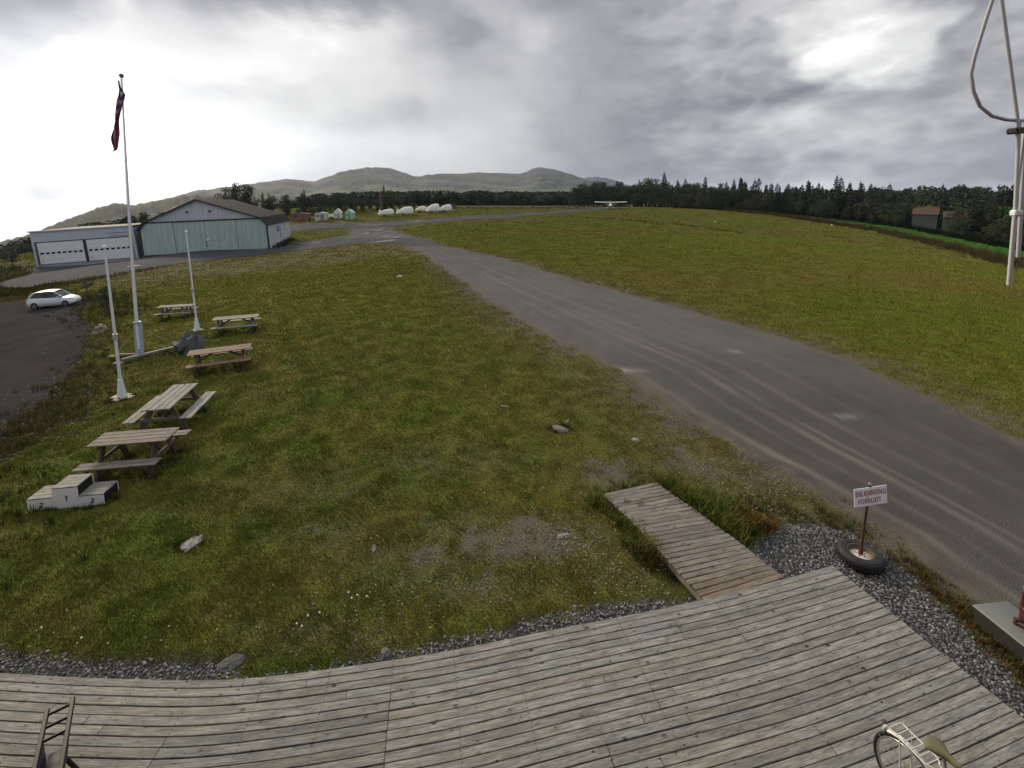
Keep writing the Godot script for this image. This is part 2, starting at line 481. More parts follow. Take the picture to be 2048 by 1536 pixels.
func make_sky() -> ImageTexture:
	var W := 2048
	var Hh := 1024
	var data := PackedFloat32Array()
	data.resize(W * Hh * 3)
	var f := FastNoiseLite.new(); f.seed = 21; f.frequency = 1.0; f.fractal_octaves = 5; f.fractal_gain = 0.55
	var f2 := FastNoiseLite.new(); f2.seed = 33; f2.frequency = 1.0; f2.fractal_octaves = 4
	for y in Hh:
		var el := (0.5 - (y + 0.5) / Hh) * PI
		var ce := cos(el)
		var se := sin(el)
		for x in W:
			var i3 := (y * W + x) * 3
			if el < 0.0:
				data[i3] = 1.15; data[i3 + 1] = 1.15; data[i3 + 2] = 1.17
				continue
			var az := (x + 0.5) / W * TAU
			if az > PI:
				az -= TAU
			var px := sin(az) * ce
			var pz := cos(az) * ce
			# clouds thin out and shorten towards the horizon
			var k := 1.0 / (se + 0.16)
			var cx := px * k
			var cz := pz * k
			var w1 := f2.get_noise_3d(cx * 0.9, cz * 0.9, 3.0 + se * 2.0)
			var fine := f.get_noise_3d(px * 5.0, se * 11.0, pz * 5.0)
			var fine2 := f.get_noise_3d(px * 16.0 + 7.0, se * 34.0, pz * 16.0)
			var azd := rad_to_deg(az) + fine * 4.5
			var e := tan(minf(el, 1.4)) / maxf(cos(clampf(az, -0.9, 0.9)), 0.5) + f.get_noise_3d(px * 5.0 + 11.0, se * 10.0, pz * 5.0) * 0.030 * clampf(e_fade(el), 0.3, 1.0) + fine2 * 0.016 * clampf(e_fade(el), 0.2, 1.0)
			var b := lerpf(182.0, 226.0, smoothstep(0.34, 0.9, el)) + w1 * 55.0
			var inside := clampf((58.0 - absf(azd)) / 9.0, 0.0, 1.0) * clampf((0.62 - e) / 0.18, 0.0, 1.0)
			if inside > 0.0:
				var r := 0
				while r < cloud_rows.size() - 2 and e < cloud_rows[r + 1][0]:
					r += 1
				var t := clampf((cloud_rows[r][0] - e) / (cloud_rows[r][0] - cloud_rows[r + 1][0]), 0.0, 1.0)
				t = t * t * (3.0 - 2.0 * t)
				var b2 := lerpf(soft_table(cloud_rows[r][1], azd), soft_table(cloud_rows[r + 1][1], azd), t)
				b = lerpf(b, b2, inside)
			var rough := 0.55 + 1.5 * clampf((azd + 4.0) / 26.0, 0.0, 1.0)
			b += fine * 11.0 * rough + fine2 * 7.0 * rough
			b -= 9.0 * clampf((azd + 8.0) / 12.0, 0.0, 1.0)
			var bill := 1.0 - 2.4 * absf(f2.get_noise_3d(px * 6.5 + fine * 0.5, se * 15.0 + 5.0, pz * 6.5))
			b += bill * 19.0 * clampf((azd - 6.0) / 14.0, 0.0, 1.0)
			b = clampf(b, 90.0, 262.0)
			var lin := pow(b / 255.0, 2.2)
			if b > 240.0:
				lin += (b - 240.0) * (0.004 + 0.012 * clampf((10.0 - azd) / 20.0, 0.0, 1.0))
			# the low sun glows through the cloud on the left
			var g := exp(-(pow((rad_to_deg(az) + 45.0) / 17.0, 2.0) + pow((rad_to_deg(el) - 8.0) / 8.0, 2.0)))
			lin *= 1.0 + g * 0.9
			lin *= 0.90
			var cool := clampf((215.0 - b) / 90.0, 0.0, 1.0)
			data[i3] = lin * (1.0 - 0.055 * cool)
			data[i3 + 1] = lin * (1.0 - 0.05 * cool)
			data[i3 + 2] = lin * (1.0 + 0.11 * cool)
	return ImageTexture.create_from_image(Image.create_from_data(W, Hh, false, Image.FORMAT_RGBF, data.to_byte_array()))

func soft_table(t: Array, k: float) -> float:
	if k <= t[0][0]:
		return t[0][1]
	for i in t.size() - 1:
		if k < t[i + 1][0]:
			return lerpf(t[i][1], t[i + 1][1], smoothstep(0.0, 1.0, float(k - t[i][0]) / (t[i + 1][0] - t[i][0])))
	return t[t.size() - 1][1]

func e_fade(el: float) -> float:
	return el / 0.2

# ------------------------------------------------------------------ timber deck and boardwalk
func deck_path() -> Array:   # dense points along the front edge, with arc length
	var c := Curve3D.new()
	for i in deck_line.size():
		var p: Vector2 = deck_line[i]
		var a: Vector2 = deck_line[maxi(i - 1, 0)]
		var b: Vector2 = deck_line[mini(i + 1, deck_line.size() - 1)]
		var t := (b - a) / 6.0
		c.add_point(Vector3(p.x, 0, p.y), Vector3(-t.x, 0, -t.y), Vector3(t.x, 0, t.y))
	c.bake_interval = 0.1
	var pts := []
	var n := int(c.get_baked_length() / 0.25)
	for i in n + 1:
		var q := c.sample_baked(c.get_baked_length() * i / n, true)
		pts.append(Vector2(q.x, q.z))
	return pts

func timber_tone() -> Color:
	var g := rng.randf_range(0.76, 1.12)
	var w := rng.randf_range(-0.03, 0.022)
	return Color(g * (1.0 + w), g, g * (1.0 - w * 1.2))

func make_deck(wood: Material, dark: Material) -> void:
	var deck := thing("wooden_deck", "weathered grey plank deck curving across the foot of the view", "deck", V(0, 0, 0))
	var path := deck_path()
	var N := path.size()
	var norm := []
	for i in N:
		var t: Vector2 = (path[mini(i + 1, N - 1)] - path[maxi(i - 1, 0)]).normalized()
		norm.append(Vector2(t.y, -t.x))
	var pitch := 0.101
	var wd := 0.091
	var top := 0.25
	var at_x := func(px: float) -> int:
		var best := 0
		for i in N:
			if path[i].x < px:
				best = i
		return best
	var seam := [at_x.call(-1.32), at_x.call(-3.6)]
	for row in 34:
		# joints between the planks of a row
		var cuts := [0]
		if row == 0:
			cuts.append_array([at_x.call(-3.0), at_x.call(1.2)])
		elif row >= 4 and row < 24:
			if row >= 6:
				cuts.append(seam[1])
			else:
				cuts.append(at_x.call(rng.randf_range(-6.0, -4.0)))
			cuts.append(seam[0])
			cuts.append(at_x.call(rng.randf_range(0.6, 3.2)))
		else:
			var k: int = at_x.call(rng.randf_range(-7.5, -5.0))
			cuts.append(k)
			cuts.append(mini(N - 8, k + rng.randi_range(13, 17)))
			cuts.append(mini(N - 4, k + rng.randi_range(30, 34)))
		cuts.append(N - 1)
		cuts.sort()
		for s in cuts.size() - 1:
			if cuts[s + 1] - cuts[s] < 2:
				continue
			var m := MB.new()
			var tone := timber_tone()
			if row >= 5 and s == 1 and row < 24:
				tone = tone * 0.84
			m.col = tone
			var uo := Vector2(rng.randf() * 2.4, rng.randf_range(0.0, 0.5))
			var o0 := row * pitch
			var wob := rng.randf_range(-0.003, 0.003)
			var y0 := top + rng.randf_range(-0.002, 0.003)
			var th := 0.028
			var bv := 0.004
			var prof := [[0.0, -th], [0.0, -bv], [bv, 0.0], [wd - bv, 0.0], [wd, -bv], [wd, -th]]
			var prev := []
			var len_at := 0.0
			for i in range(cuts[s], cuts[s + 1] + 1):
				var p2: Vector2 = path[i]
				if i == cuts[s] and i > 0:
					p2 = p2 + (path[i + 1] - p2).normalized() * 0.003
				if i == cuts[s + 1]:
					p2 = p2 - (p2 - path[i - 1]).normalized() * (0.003 if i < N - 1 else rng.randf_range(-0.004, 0.010))
				var ring := []
				for k in prof:
					var q: Vector2 = p2 + norm[i] * (o0 + wob + k[0])
					ring.append(V(q.x, y0 + k[1], q.y))
				if prev.size():
					var l1: float = len_at + (path[i] - path[i - 1]).length()
					for k in prof.size() - 1:
						m.quad(prev[k], ring[k], ring[k + 1], prev[k + 1], Vector2(len_at, prof[k][0]) + uo, Vector2(l1, prof[k][0]) + uo, Vector2(l1, prof[k + 1][0]) + uo, Vector2(len_at, prof[k + 1][0]) + uo)
					len_at = l1
				if i == cuts[s] or i == cuts[s + 1]:
					m.quad(ring[0], ring[1], ring[4], ring[5], uo, uo + Vector2(0.01, 0), uo + Vector2(0.01, wd), uo + Vector2(0, wd))
				prev = ring
			obj("plank", m, wood, deck)
	# joists and the fascia board below the front edge
	var f := MB.new()
	f.col = Color(0.5, 0.48, 0.45)
	for i in N - 1:
		var a: Vector2 = path[i] + norm[i] * 0.03
		var b: Vector2 = path[i + 1] + norm[i + 1] * 0.03
		f.bar(V(a.x, 0.14, a.y), V(b.x, 0.14, b.y), 0.03, 0.15)
	obj("fascia", f, wood, deck)
	var scr := MB.new()
	scr.col = Color(0.10, 0.085, 0.07)
	for i in range(2, N, 3):
		for row in 34:
			for e in [0.022, 0.069]:
				var q: Vector2 = path[i] + norm[i] * (row * pitch + e) + Vector2(rng.randf_range(-0.008, 0.008), 0)
				for k in 5:
					var a0 := TAU * k / 5.0
					var a1 := TAU * (k + 1) / 5.0
					scr.tri(V(q.x, top + 0.0045, q.y), V(q.x + cos(a1) * 0.006, top + 0.0045, q.y + sin(a1) * 0.006), V(q.x + cos(a0) * 0.006, top + 0.0045, q.y + sin(a0) * 0.006))
	var so := obj("screw_heads", scr, dark, deck)
	so.set_meta("kind", "stuff")
	for i in range(2, N, 3):
		var j := MB.new()
		j.col = Color(0.45, 0.42, 0.38)
		var a: Vector2 = path[i] + norm[i] * 0.06
		var b: Vector2 = path[i] + norm[i] * 3.45
		j.bar(V(a.x, 0.135, a.y), V(b.x, 0.135, b.y), 0.045, 0.16)
		obj("joist", j, wood, deck)

func make_boardwalk(wood: Material) -> void:
	var w := thing("boardwalk", "narrow boardwalk of cross boards leading from the deck into the lawn", "boardwalk", V(0, 0, 0))
	var lt := [[0.0, Vector2(1.84, 8.72)], [0.35, Vector2(2.2, 7.85)], [0.72, Vector2(2.54, 6.80)], [1.0, Vector2(2.82, 5.98)]]
	var rt := [[0.0, Vector2(3.05, 9.12)], [0.35, Vector2(3.52, 8.12)], [0.72, Vector2(3.93, 7.14)], [1.0, Vector2(4.20, 6.42)]]
	var at := func(t: Array, k: float) -> Vector2:
		for i in t.size() - 1:
			if k <= t[i + 1][0] + 0.001:
				return (t[i][1] as Vector2).lerp(t[i + 1][1], (k - t[i][0]) / (t[i + 1][0] - t[i][0]))
		return t[t.size() - 1][1]
	var n := 27
	for i in n:
		var k := (i + 0.5) / n
		var a: Vector2 = at.call(lt, k)
		var b: Vector2 = at.call(rt, k)
		var y := lerpf(0.07, 0.235, k)
		var m := MB.new()
		m.col = timber_tone() * Color(0.80, 0.735, 0.70)
		if i > n - 5:
			m.col = m.col * Color(1.0, 0.93, 0.82)
		var sd := (b - a).normalized()
		var e := rng.randf_range(-0.012, 0.012)
		m.bar(V(a.x + sd.x * e, y + rng.randf_range(-0.003, 0.003), a.y + sd.y * e), V(b.x + sd.x * e, y + rng.randf_range(-0.003, 0.003), b.y + sd.y * e), 0.092, 0.028, 0.004, Vector2(rng.randf() * 2.4, rng.randf() * 0.5))
		obj("board", m, wood, w)
	for t in [lt, rt]:
		var m := MB.new()
		m.col = Color(0.85, 0.76, 0.6)
		for i in 8:
			var a: Vector2 = at.call(t, i / 8.0)
			var b: Vector2 = at.call(t, (i + 1) / 8.0)
			var off := Vector2(0.05, 0.0) if t == lt else Vector2(-0.05, 0)
			a += off
			b += off
			m.bar(V(a.x, lerpf(0.0, 0.15, i / 8.0), a.y), V(b.x, lerpf(0.0, 0.15, (i + 1) / 8.0), b.y), 0.036, 0.13)
		obj("side_beam", m, wood, w)

# ------------------------------------------------------------------ lawn furniture
func picnic_table(label: String, x: float, d: float, yaw: float, len: float, tint: Color, wood: Material, planks := 4) -> Node3D:
	var t := thing("picnic_table", label, "picnic table", G(x, d), yaw, "picnic tables on the lawn")
	var tw := 0.15
	for i in planks:
		var m := MB.new()
		m.col = timber_tone() * tint
		m.bx(rng.randf_range(-0.01, 0.01), 0.735, (i - (planks - 1) * 0.5) * (tw + 0.012), len, 0.035, tw, 0.006, Vector2(rng.randf() * 2, rng.randf()))
		obj("tabletop_plank", m, wood, t)
	for sd in [-1, 1]:
		for i in 2:
			var m := MB.new()
			m.col = timber_tone() * tint
			m.bx(rng.randf_range(-0.01, 0.01), 0.445, sd * (0.56 + i * 0.145), len, 0.035, 0.135, 0.006, Vector2(rng.randf() * 2, rng.randf()))
			obj("bench_plank", m, wood, t)
	var lx := len * 0.5 - 0.27
	for s in [-1, 1]:
		for sd in [-1, 1]:
			var m := MB.new()
			m.col = tint * Color(0.40, 0.35, 0.31)
			m.bar(Vector3(s * lx, -0.03, sd * 0.56), Vector3(s * lx, 0.715, sd * 0.20), 0.05, 0.13, 0.004)
			obj("leg", m, wood, t)
		var b := MB.new()
		b.col = tint * Color(0.55, 0.5, 0.46)
		b.bar(Vector3(s * (lx + 0.045), 0.385, -0.76), Vector3(s * (lx + 0.045), 0.385, 0.76), 0.045, 0.085, 0.004)
		obj("bench_beam", b, wood, t)
		var cbm := MB.new()
		cbm.col = tint * Color(0.40, 0.35, 0.31)
		cbm.bar(Vector3(s * (lx + 0.045), 0.68, -0.30), Vector3(s * (lx + 0.045), 0.68, 0.30), 0.045, 0.075, 0.004)
		obj("top_beam", cbm, wood, t)
		var br := MB.new()
		br.col = tint * Color(0.55, 0.5, 0.46)
		br.bar(Vector3(s * lx, 0.40, 0), Vector3(s * lx * 0.25, 0.69, 0), 0.04, 0.06, 0.003)
		obj("brace", br, wood, t)
	return t

func digit(s: String, size: float, depth := 0.006, face := "Droid Sans", weight := 700) -> TextMesh:
	var tm := TextMesh.new()
	var f := SystemFont.new()
	f.font_names = PackedStringArray([face])
	f.font_weight = weight
	tm.font = f
	tm.text = s
	tm.font_size = 64
	tm.pixel_size = size / 64.0
	tm.depth = depth
	return tm

func make_podium(wood: Material) -> void:
	var p := thing("winners_podium", "white three-step winners podium numbered 2, 1 and 3 in the grass", "podium", G(-8.80, 8.62, -0.01), 10.0)
	p.scale = Vector3(0.80, 0.98, 0.85)
	var white := mat("podium white", Color(0.74, 0.77, 0.82), 0.6)
	var black := mat("black paint", Color(0.012, 0.012, 0.014), 0.6)
	var hs := [0.27, 0.46, 0.25]
	for i in 3:
		var x := (i - 1) * 0.545
		var hh: float = hs[i]
		var fr := MB.new()
		fr.col = Color(1, 1, 1)
		fr.bx(x, hh * 0.5 - 0.02, 0.255, 0.542, hh - 0.02, 0.022, 0.003)
		fr.bx(x, hh * 0.5 - 0.02, -0.255, 0.542, hh - 0.02, 0.022, 0.003)
		if i == 0:
			fr.bx(x - 0.26, hh * 0.5 - 0.02, 0, 0.022, hh - 0.02, 0.486, 0.003)
		obj("front_panel", fr, white, p)
		var sd := MB.new()
		sd.col = Color(0.02, 0.02, 0.022)  # black sheet stands in for the shade inside the open side
		sd.bx(x + 0.255, hh * 0.5 - 0.02, 0, 0.02, hh - 0.025, 0.484, 0.002)
		obj("side_panel", sd, wood, p)
		for k in 4:
			var pl := MB.new()
			pl.col = timber_tone() * (Color(1.55, 1.57, 1.52) if i != 2 else Color(1.3, 1.24, 1.18))
			pl.bx(x, hh - 0.012, (k - 1.5) * 0.134, 0.545, 0.024, 0.128, 0.003, Vector2(rng.randf() * 2, rng.randf()))
			obj("step_board", pl, wood, p)
		var num := obj("digit", digit(["2", "1", "3"][i], 0.15), black, p)
		num.position = Vector3(x + 0.02, hh * 0.5 - 0.01, 0.2685)
		num.rotation.z = [-0.2, -0.12, -0.26][i]

# ------------------------------------------------------------------ poles
func short_pole(label: String, x: float, d: float, hh: float, lean: float) -> void:
	var white := mat("pole white", Color(0.66, 0.70, 0.74), 0.45)
	var p := thing("white_pole", label, "flagpole", G(x, d), 0, "short bare flagpoles")
	var top := Vector3(lean, hh, 0)
	var m := MB.new()
	m.tube([Vector3(0, 0.5, 0), top * 0.32 + Vector3(0, 0.3, 0), top], [0.046, 0.040, 0.028], 10)
	obj("shaft", m, white, p)
	var col := MB.new()
	col.tube([top * 0.40, top * 0.44], [0.062, 0.062], 10)
	obj("collar", col, mat("pole grey", Color(0.36, 0.33, 0.36), 0.5), p)
	var cap := MB.new()
	cap.lathe([[0.0, 0.0], [0.055, 0.01], [0.06, 0.05], [0.03, 0.10], [0.0, 0.115]], 10, Transform3D(Basis(), top))
	obj("cap", cap, white, p)
	var b := MB.new()
	b.lathe([[0.14, 0.0], [0.125, 0.08], [0.06, 0.62], [0.0, 0.64]], 12)
	obj("base_cone", b, white, p)
	var ft := MB.new()
	ft.bx(0, 0.025, 0, 0.62, 0.07, 0.24, 0.01)
	ft.bx(0, 0.024, 0, 0.24, 0.06, 0.58, 0.01)
	obj("foot", ft, mat("pale timber", Color(0.30, 0.28, 0.23), 0.8), p)

func make_flag_pole(wood: Material) -> void:
	var white := mat("pole white", Color(0.66, 0.70, 0.74), 0.45)
	var at := G(-14.9, 17.95)
	var p := thing("tall_flagpole", "tall white flagpole in a tapered socket with two stays on ground beams", "flagpole", at)
	var pts := []
	var rad := []
	for i in 13:
		var k := i / 12.0
		pts.append(Vector3(0.50 * pow(k, 1.35), 0.35 + 10.35 * k, 0))
		rad.append(lerpf(0.062, 0.024, k))
	var m := MB.new()
	m.tube(pts, rad, 12)
	obj("shaft", m, white, p)
	var knob := MB.new()
	knob.lathe([[0.0, 0.0], [0.05, 0.01], [0.085, 0.07], [0.05, 0.14], [0.0, 0.16]], 10, Transform3D(Basis(), pts[12]))
	obj("finial", knob, mat("dull brass", Color(0.14, 0.13, 0.11), 0.5), p)
	var s := MB.new()
	for sd in [-1, 1]:
		s.bar(Vector3(sd * 0.09, 0.02, 0), Vector3(sd * 0.085 + 0.05, 1.42, 0), 0.16, 0.04, 0.006)
	s.bar(Vector3(0, 0.02, -0.1), Vector3(0.05, 1.40, -0.1), 0.03, 0.16, 0.004)
	s.bx(0.05, 1.44, 0, 0.22, 0.05, 0.20, 0.01)
	obj("socket", s, mat("socket paint", Color(0.34, 0.39, 0.50), 0.5), p)
	var b := MB.new()
	b.col = Color(1.15, 1.12, 1.02)
	b.bar(Vector3(-0.15, 0.13, 0.70), Vector3(0.85, 0.13, -1.0), 0.14, 0.10, 0.01)
	obj("ground_beam", b, wood, p)
	var b2 := MB.new()
	b2.col = Color(0.85, 0.72, 0.45)
	b2.bar(Vector3(-1.05, 0.07, -0.05), Vector3(0.3, 0.09, -0.12), 0.12, 0.09, 0.01)
	obj("ground_beam", b2, wood, p)
	for e in [Vector3(0.82, 0.18, -0.96), Vector3(-0.98, 0.12, -0.05)]:
		var t := MB.new()
		t.tube([Vector3(0.06, 1.30, 0), (Vector3(0.06, 1.30, 0) + e) * 0.5 + Vector3(0, -0.03, 0), e], [0.016], 6)
		obj("stay", t, mat("stay rope", Color(0.30, 0.31, 0.12), 0.8), p)
	for e in [Vector3(-0.20, 0.02, 0.78), Vector3(-1.05, 0.02, -0.02), Vector3(0.9, 0.03, -1.02)]:
		var st := MB.new()
		st.bx(e.x, e.y, e.z, 0.42, 0.09, 0.22, 0.03)
		obj("footing_stone", st, mat("footing", Color(0.19, 0.18, 0.15), 0.9), p)
	var hal := MB.new()
	var hp := []
	for i in 13:
		hp.append(pts[i] + Vector3(-rad[i] - 0.012, 0, 0.02))
	hal.tube(hp, [0.006], 5)
	obj("halyard", hal, mat("stay rope", Color.WHITE), p)
	# the flag hangs limp in pleats down beside the pole
	var rows := []
	var cols := []
	var NT := 60
	var NS := 28
	for i in NT + 1:
		var t := float(i) / NT
		var line := PackedVector3Array()
		var cl := PackedColorArray()
		var hy := 10.58 - t * 2.5
		var hx := 0.50 * pow(clampf((hy - 0.35) / 10.35, 0.0, 1.0), 1.35)
		var w := lerp_table([[0.0, 0.05], [0.10, 0.09], [0.20, 0.25], [0.28, 0.24], [0.36, 0.17], [0.5, 0.20], [0.62, 0.15], [0.8, 0.24], [0.94, 0.18], [1.0, 0.07]], t)
		var off := lerp_table([[0.0, -0.05], [0.2, 0.05], [0.35, -0.04], [0.6, -0.16], [0.85, -0.27], [1.0, -0.30]], t)
		for j in NS + 1:
			var q := float(j) / NS
			line.append(Vector3(hx + off + (q - 0.5) * w * 0.85 + 0.03 * sin(t * 13.0 + q * 5.0), hy - 0.10 * sin(q * 3.1 + t * 4.0) * t, 0.10 + 0.085 * sin(q * 12.0 + t * 3.0) * (0.3 + t)))
			# red field, white-edged blue cross
			var fx := 22.0 * (t * 1.02 + (q - 0.5) * 0.22)
			var fy := 16.0 * (0.5 + (q - 0.42) * 0.85)
			var cc := Color(0.24, 0.028, 0.05)
			if (fx > 4.6 and fx < 8.2) or (fy > 6.2 and fy < 9.8 and t > 0.45):
				cc = Color(0.38, 0.38, 0.46)
			if (fx > 5.5 and fx < 7.3) or (fy > 7.1 and fy < 8.9 and t > 0.42):
				cc = Color(0.03, 0.04, 0.17)
			if t < 0.16:
				cc = Color(0.05, 0.05, 0.09)
			cl.append(cc)
		rows.append(line)
		cols.append(cl)
	var fm := MB.new()
	fm.grid(rows, cols)
	var cloth := mat("flag cloth", Color.WHITE, 0.85)
	cloth.backlight_enabled = true
	cloth.backlight = Color(0.35, 0.35, 0.35)
	var fl := obj("flag", fm, cloth, self)
	fl.position = at
	tag(fl, "limp red, white and blue Nordic cross flag hanging from the tall flagpole", "flag")

# ------------------------------------------------------------------ sign in a tyre
func make_sign() -> void:
	var at := G(5.82, 7.02, 0.0)
	var ty := thing("old_tyre", "old car tyre with white rusty rim lying flat on the gravel", "tyre", at)
	var rubber := mat("rubber", Color(0.018, 0.018, 0.021), 0.75)
	var m := MB.new()
	m.lathe([[0.185, 0.04], [0.20, 0.025], [0.27, 0.015], [0.315, 0.04], [0.33, 0.085], [0.332, 0.13], [0.318, 0.175], [0.28, 0.205], [0.22, 0.205], [0.19, 0.19], [0.182, 0.17]], 40)
	obj("tyre", m, rubber, ty)
	for k in 40:
		var a := TAU * k / 40.0
		var tr := MB.new()
		tr.box(Transform3D(Basis(Vector3.UP, -a), Vector3(cos(a) * 0.331, 0.108, sin(a) * 0.331)), Vector3(0.012, 0.10, 0.034), 0.003)
		obj("tread_block", tr, rubber, ty)
	var rim := MB.new()
	rim.col = Color(0.10, 0.075, 0.05)
	rim.lathe([[0.186, 0.188], [0.192, 0.196], [0.178, 0.192], [0.168, 0.14], [0.150, 0.12]], 30)
	rim.col = Color(0.58, 0.56, 0.50)
	rim.lathe([[0.152, 0.119], [0.12, 0.135], [0.075, 0.15], [0.03, 0.15]], 30)
	obj("rim", rim, mat("rim paint", Color.WHITE, 0.6, 0.2), ty)
	for k in 5:
		var a := TAU * k / 5.0
		var nt := MB.new()
		nt.col = Color(0.10, 0.05, 0.03)
		nt.lathe([[0.0, 0.012], [0.012, 0.012], [0.012, 0.0]], 6, Transform3D(Basis(), Vector3(cos(a) * 0.065, 0.148, sin(a) * 0.065)))
		obj("wheel_nut", nt, mat("rim paint", Color.WHITE), ty)
	var s := thing("no_driving_sign", "small white board with red lettering on a rusty pole in a tyre", "sign", at + Vector3(0, 0.13, 0), 8)
	var rust := mat("rusty pole", Color(0.075, 0.045, 0.035), 0.7, 0.2)
	var pole := MB.new()
	pole.tube([Vector3(0, 0.0, 0), Vector3(0.02, 0.6, -0.01), Vector3(0.05, 1.26, -0.02)], [0.022], 10)
	obj("pole", pole, rust, s)
	var so := MB.new()
	so.tube([Vector3(0, 0.0, 0), Vector3(0.004, 0.13, 0)], [0.034], 10)
	obj("socket", so, mat("red socket", Color(0.13, 0.02, 0.02), 0.6), s)
	var tip := MB.new()
	tip.lathe([[0.022, 0.0], [0.024, 0.02], [0.0, 0.05]], 10, Transform3D(Basis(), Vector3(0.05, 1.25, -0.02)))
	obj("pole_cap", tip, mat("pale timber", Color(0.30, 0.28, 0.23), 0.8), s)
	var bt := Transform3D(Basis(Vector3(0, 0, 1), 0.05) * Basis(Vector3(1, 0, 0), -0.12), Vector3(0.05, 1.07, 0.012))
	var b := MB.new()
	b.bx(0, 0, 0, 0.60, 0.30, 0.014, 0.003)
	obj("board", b, mat("sign white", Color(0.70, 0.71, 0.74), 0.5), s, bt)
	var red := mat("sign red", Color(0.30, 0.035, 0.06), 0.6)
	for r in 2:
		var tx := obj("lettering", digit(["BILKJØRING", "FORBUDT"][r], 0.105, 0.004, "Droid Sans", 400), red, s)
		var w: float = tx.mesh.get_aabb().size.x
		tx.transform = bt * Transform3D(Basis().scaled(Vector3([0.555, 0.42][r] / maxf(w, 0.01), 1.05, 1)), Vector3([0.0, -0.03][r], [0.062, -0.066][r], 0.0095))

# ------------------------------------------------------------------ stones
func rock_mesh(sd: int, flat: float, rough: float) -> MB:
	var f := FastNoiseLite.new()
	f.seed = sd
	f.frequency = 1.3
	f.fractal_octaves = 3
	var m := MB.new()
	var R := 9
	var C := 14
	var P := []
	for i in R + 1:
		var th := PI * i / R
		var line := PackedVector3Array()
		for j in C + 1:
			var ph := TAU * (j % C) / C
			var dir := Vector3(sin(th) * cos(ph), cos(th), sin(th) * sin(ph))
			var k := 1.0 + f.get_noise_3d(dir.x, dir.y, dir.z) * rough
			# knock some flat faces
			k = minf(k, 0.98 / maxf(0.25, absf(dir.dot(Vector3(0.5, 0.7, 0.3).normalized()))))
			line.append(dir * k * Vector3(0.5, 0.5 * flat, 0.5))
		P.append(line)
	for i in R:
		for j in C:
			var g := 0.8 + 0.35 * f.get_noise_2d(i * 3.1, j * 2.7) + 0.2
			m.col = Color(g, g, g)
			m.quad(P[i][j], P[i][j + 1], P[i + 1][j + 1], P[i + 1][j])
	return m

func rock(label: String, x: float, d: float, s: Vector3, tint: Color, sd: int, flat := 0.5, rough := 0.5) -> void:
	var o := obj("stone", rock_mesh(sd, flat, rough), textured("stone %s" % tint, tint, 0.85, tex_speck, 1.6), self)
	o.position = G(x, d, s.y * 0.06)
	o.scale = s
	o.rotation.y = sd * 1.7
	tag(o, label, "stone")

# ------------------------------------------------------------------ bicycle on the deck
func ring(m: MB, centre: Vector3, R: float, r: float, seg := 36, sides := 8, sq := 1.0) -> void:   # a torus standing in the xy plane
	var rows := []
	for i in seg + 1:
		var a := TAU * (i % seg) / seg
		var o := Vector3(cos(a), sin(a), 0)
		var line := PackedVector3Array()
		for k in sides + 1:
			var b := TAU * (k % sides) / sides
			line.append(centre + o * (R + cos(b) * r) + Vector3(0, 0, sin(b) * r * sq))
		rows.append(line)
	m.grid(rows, [], true)

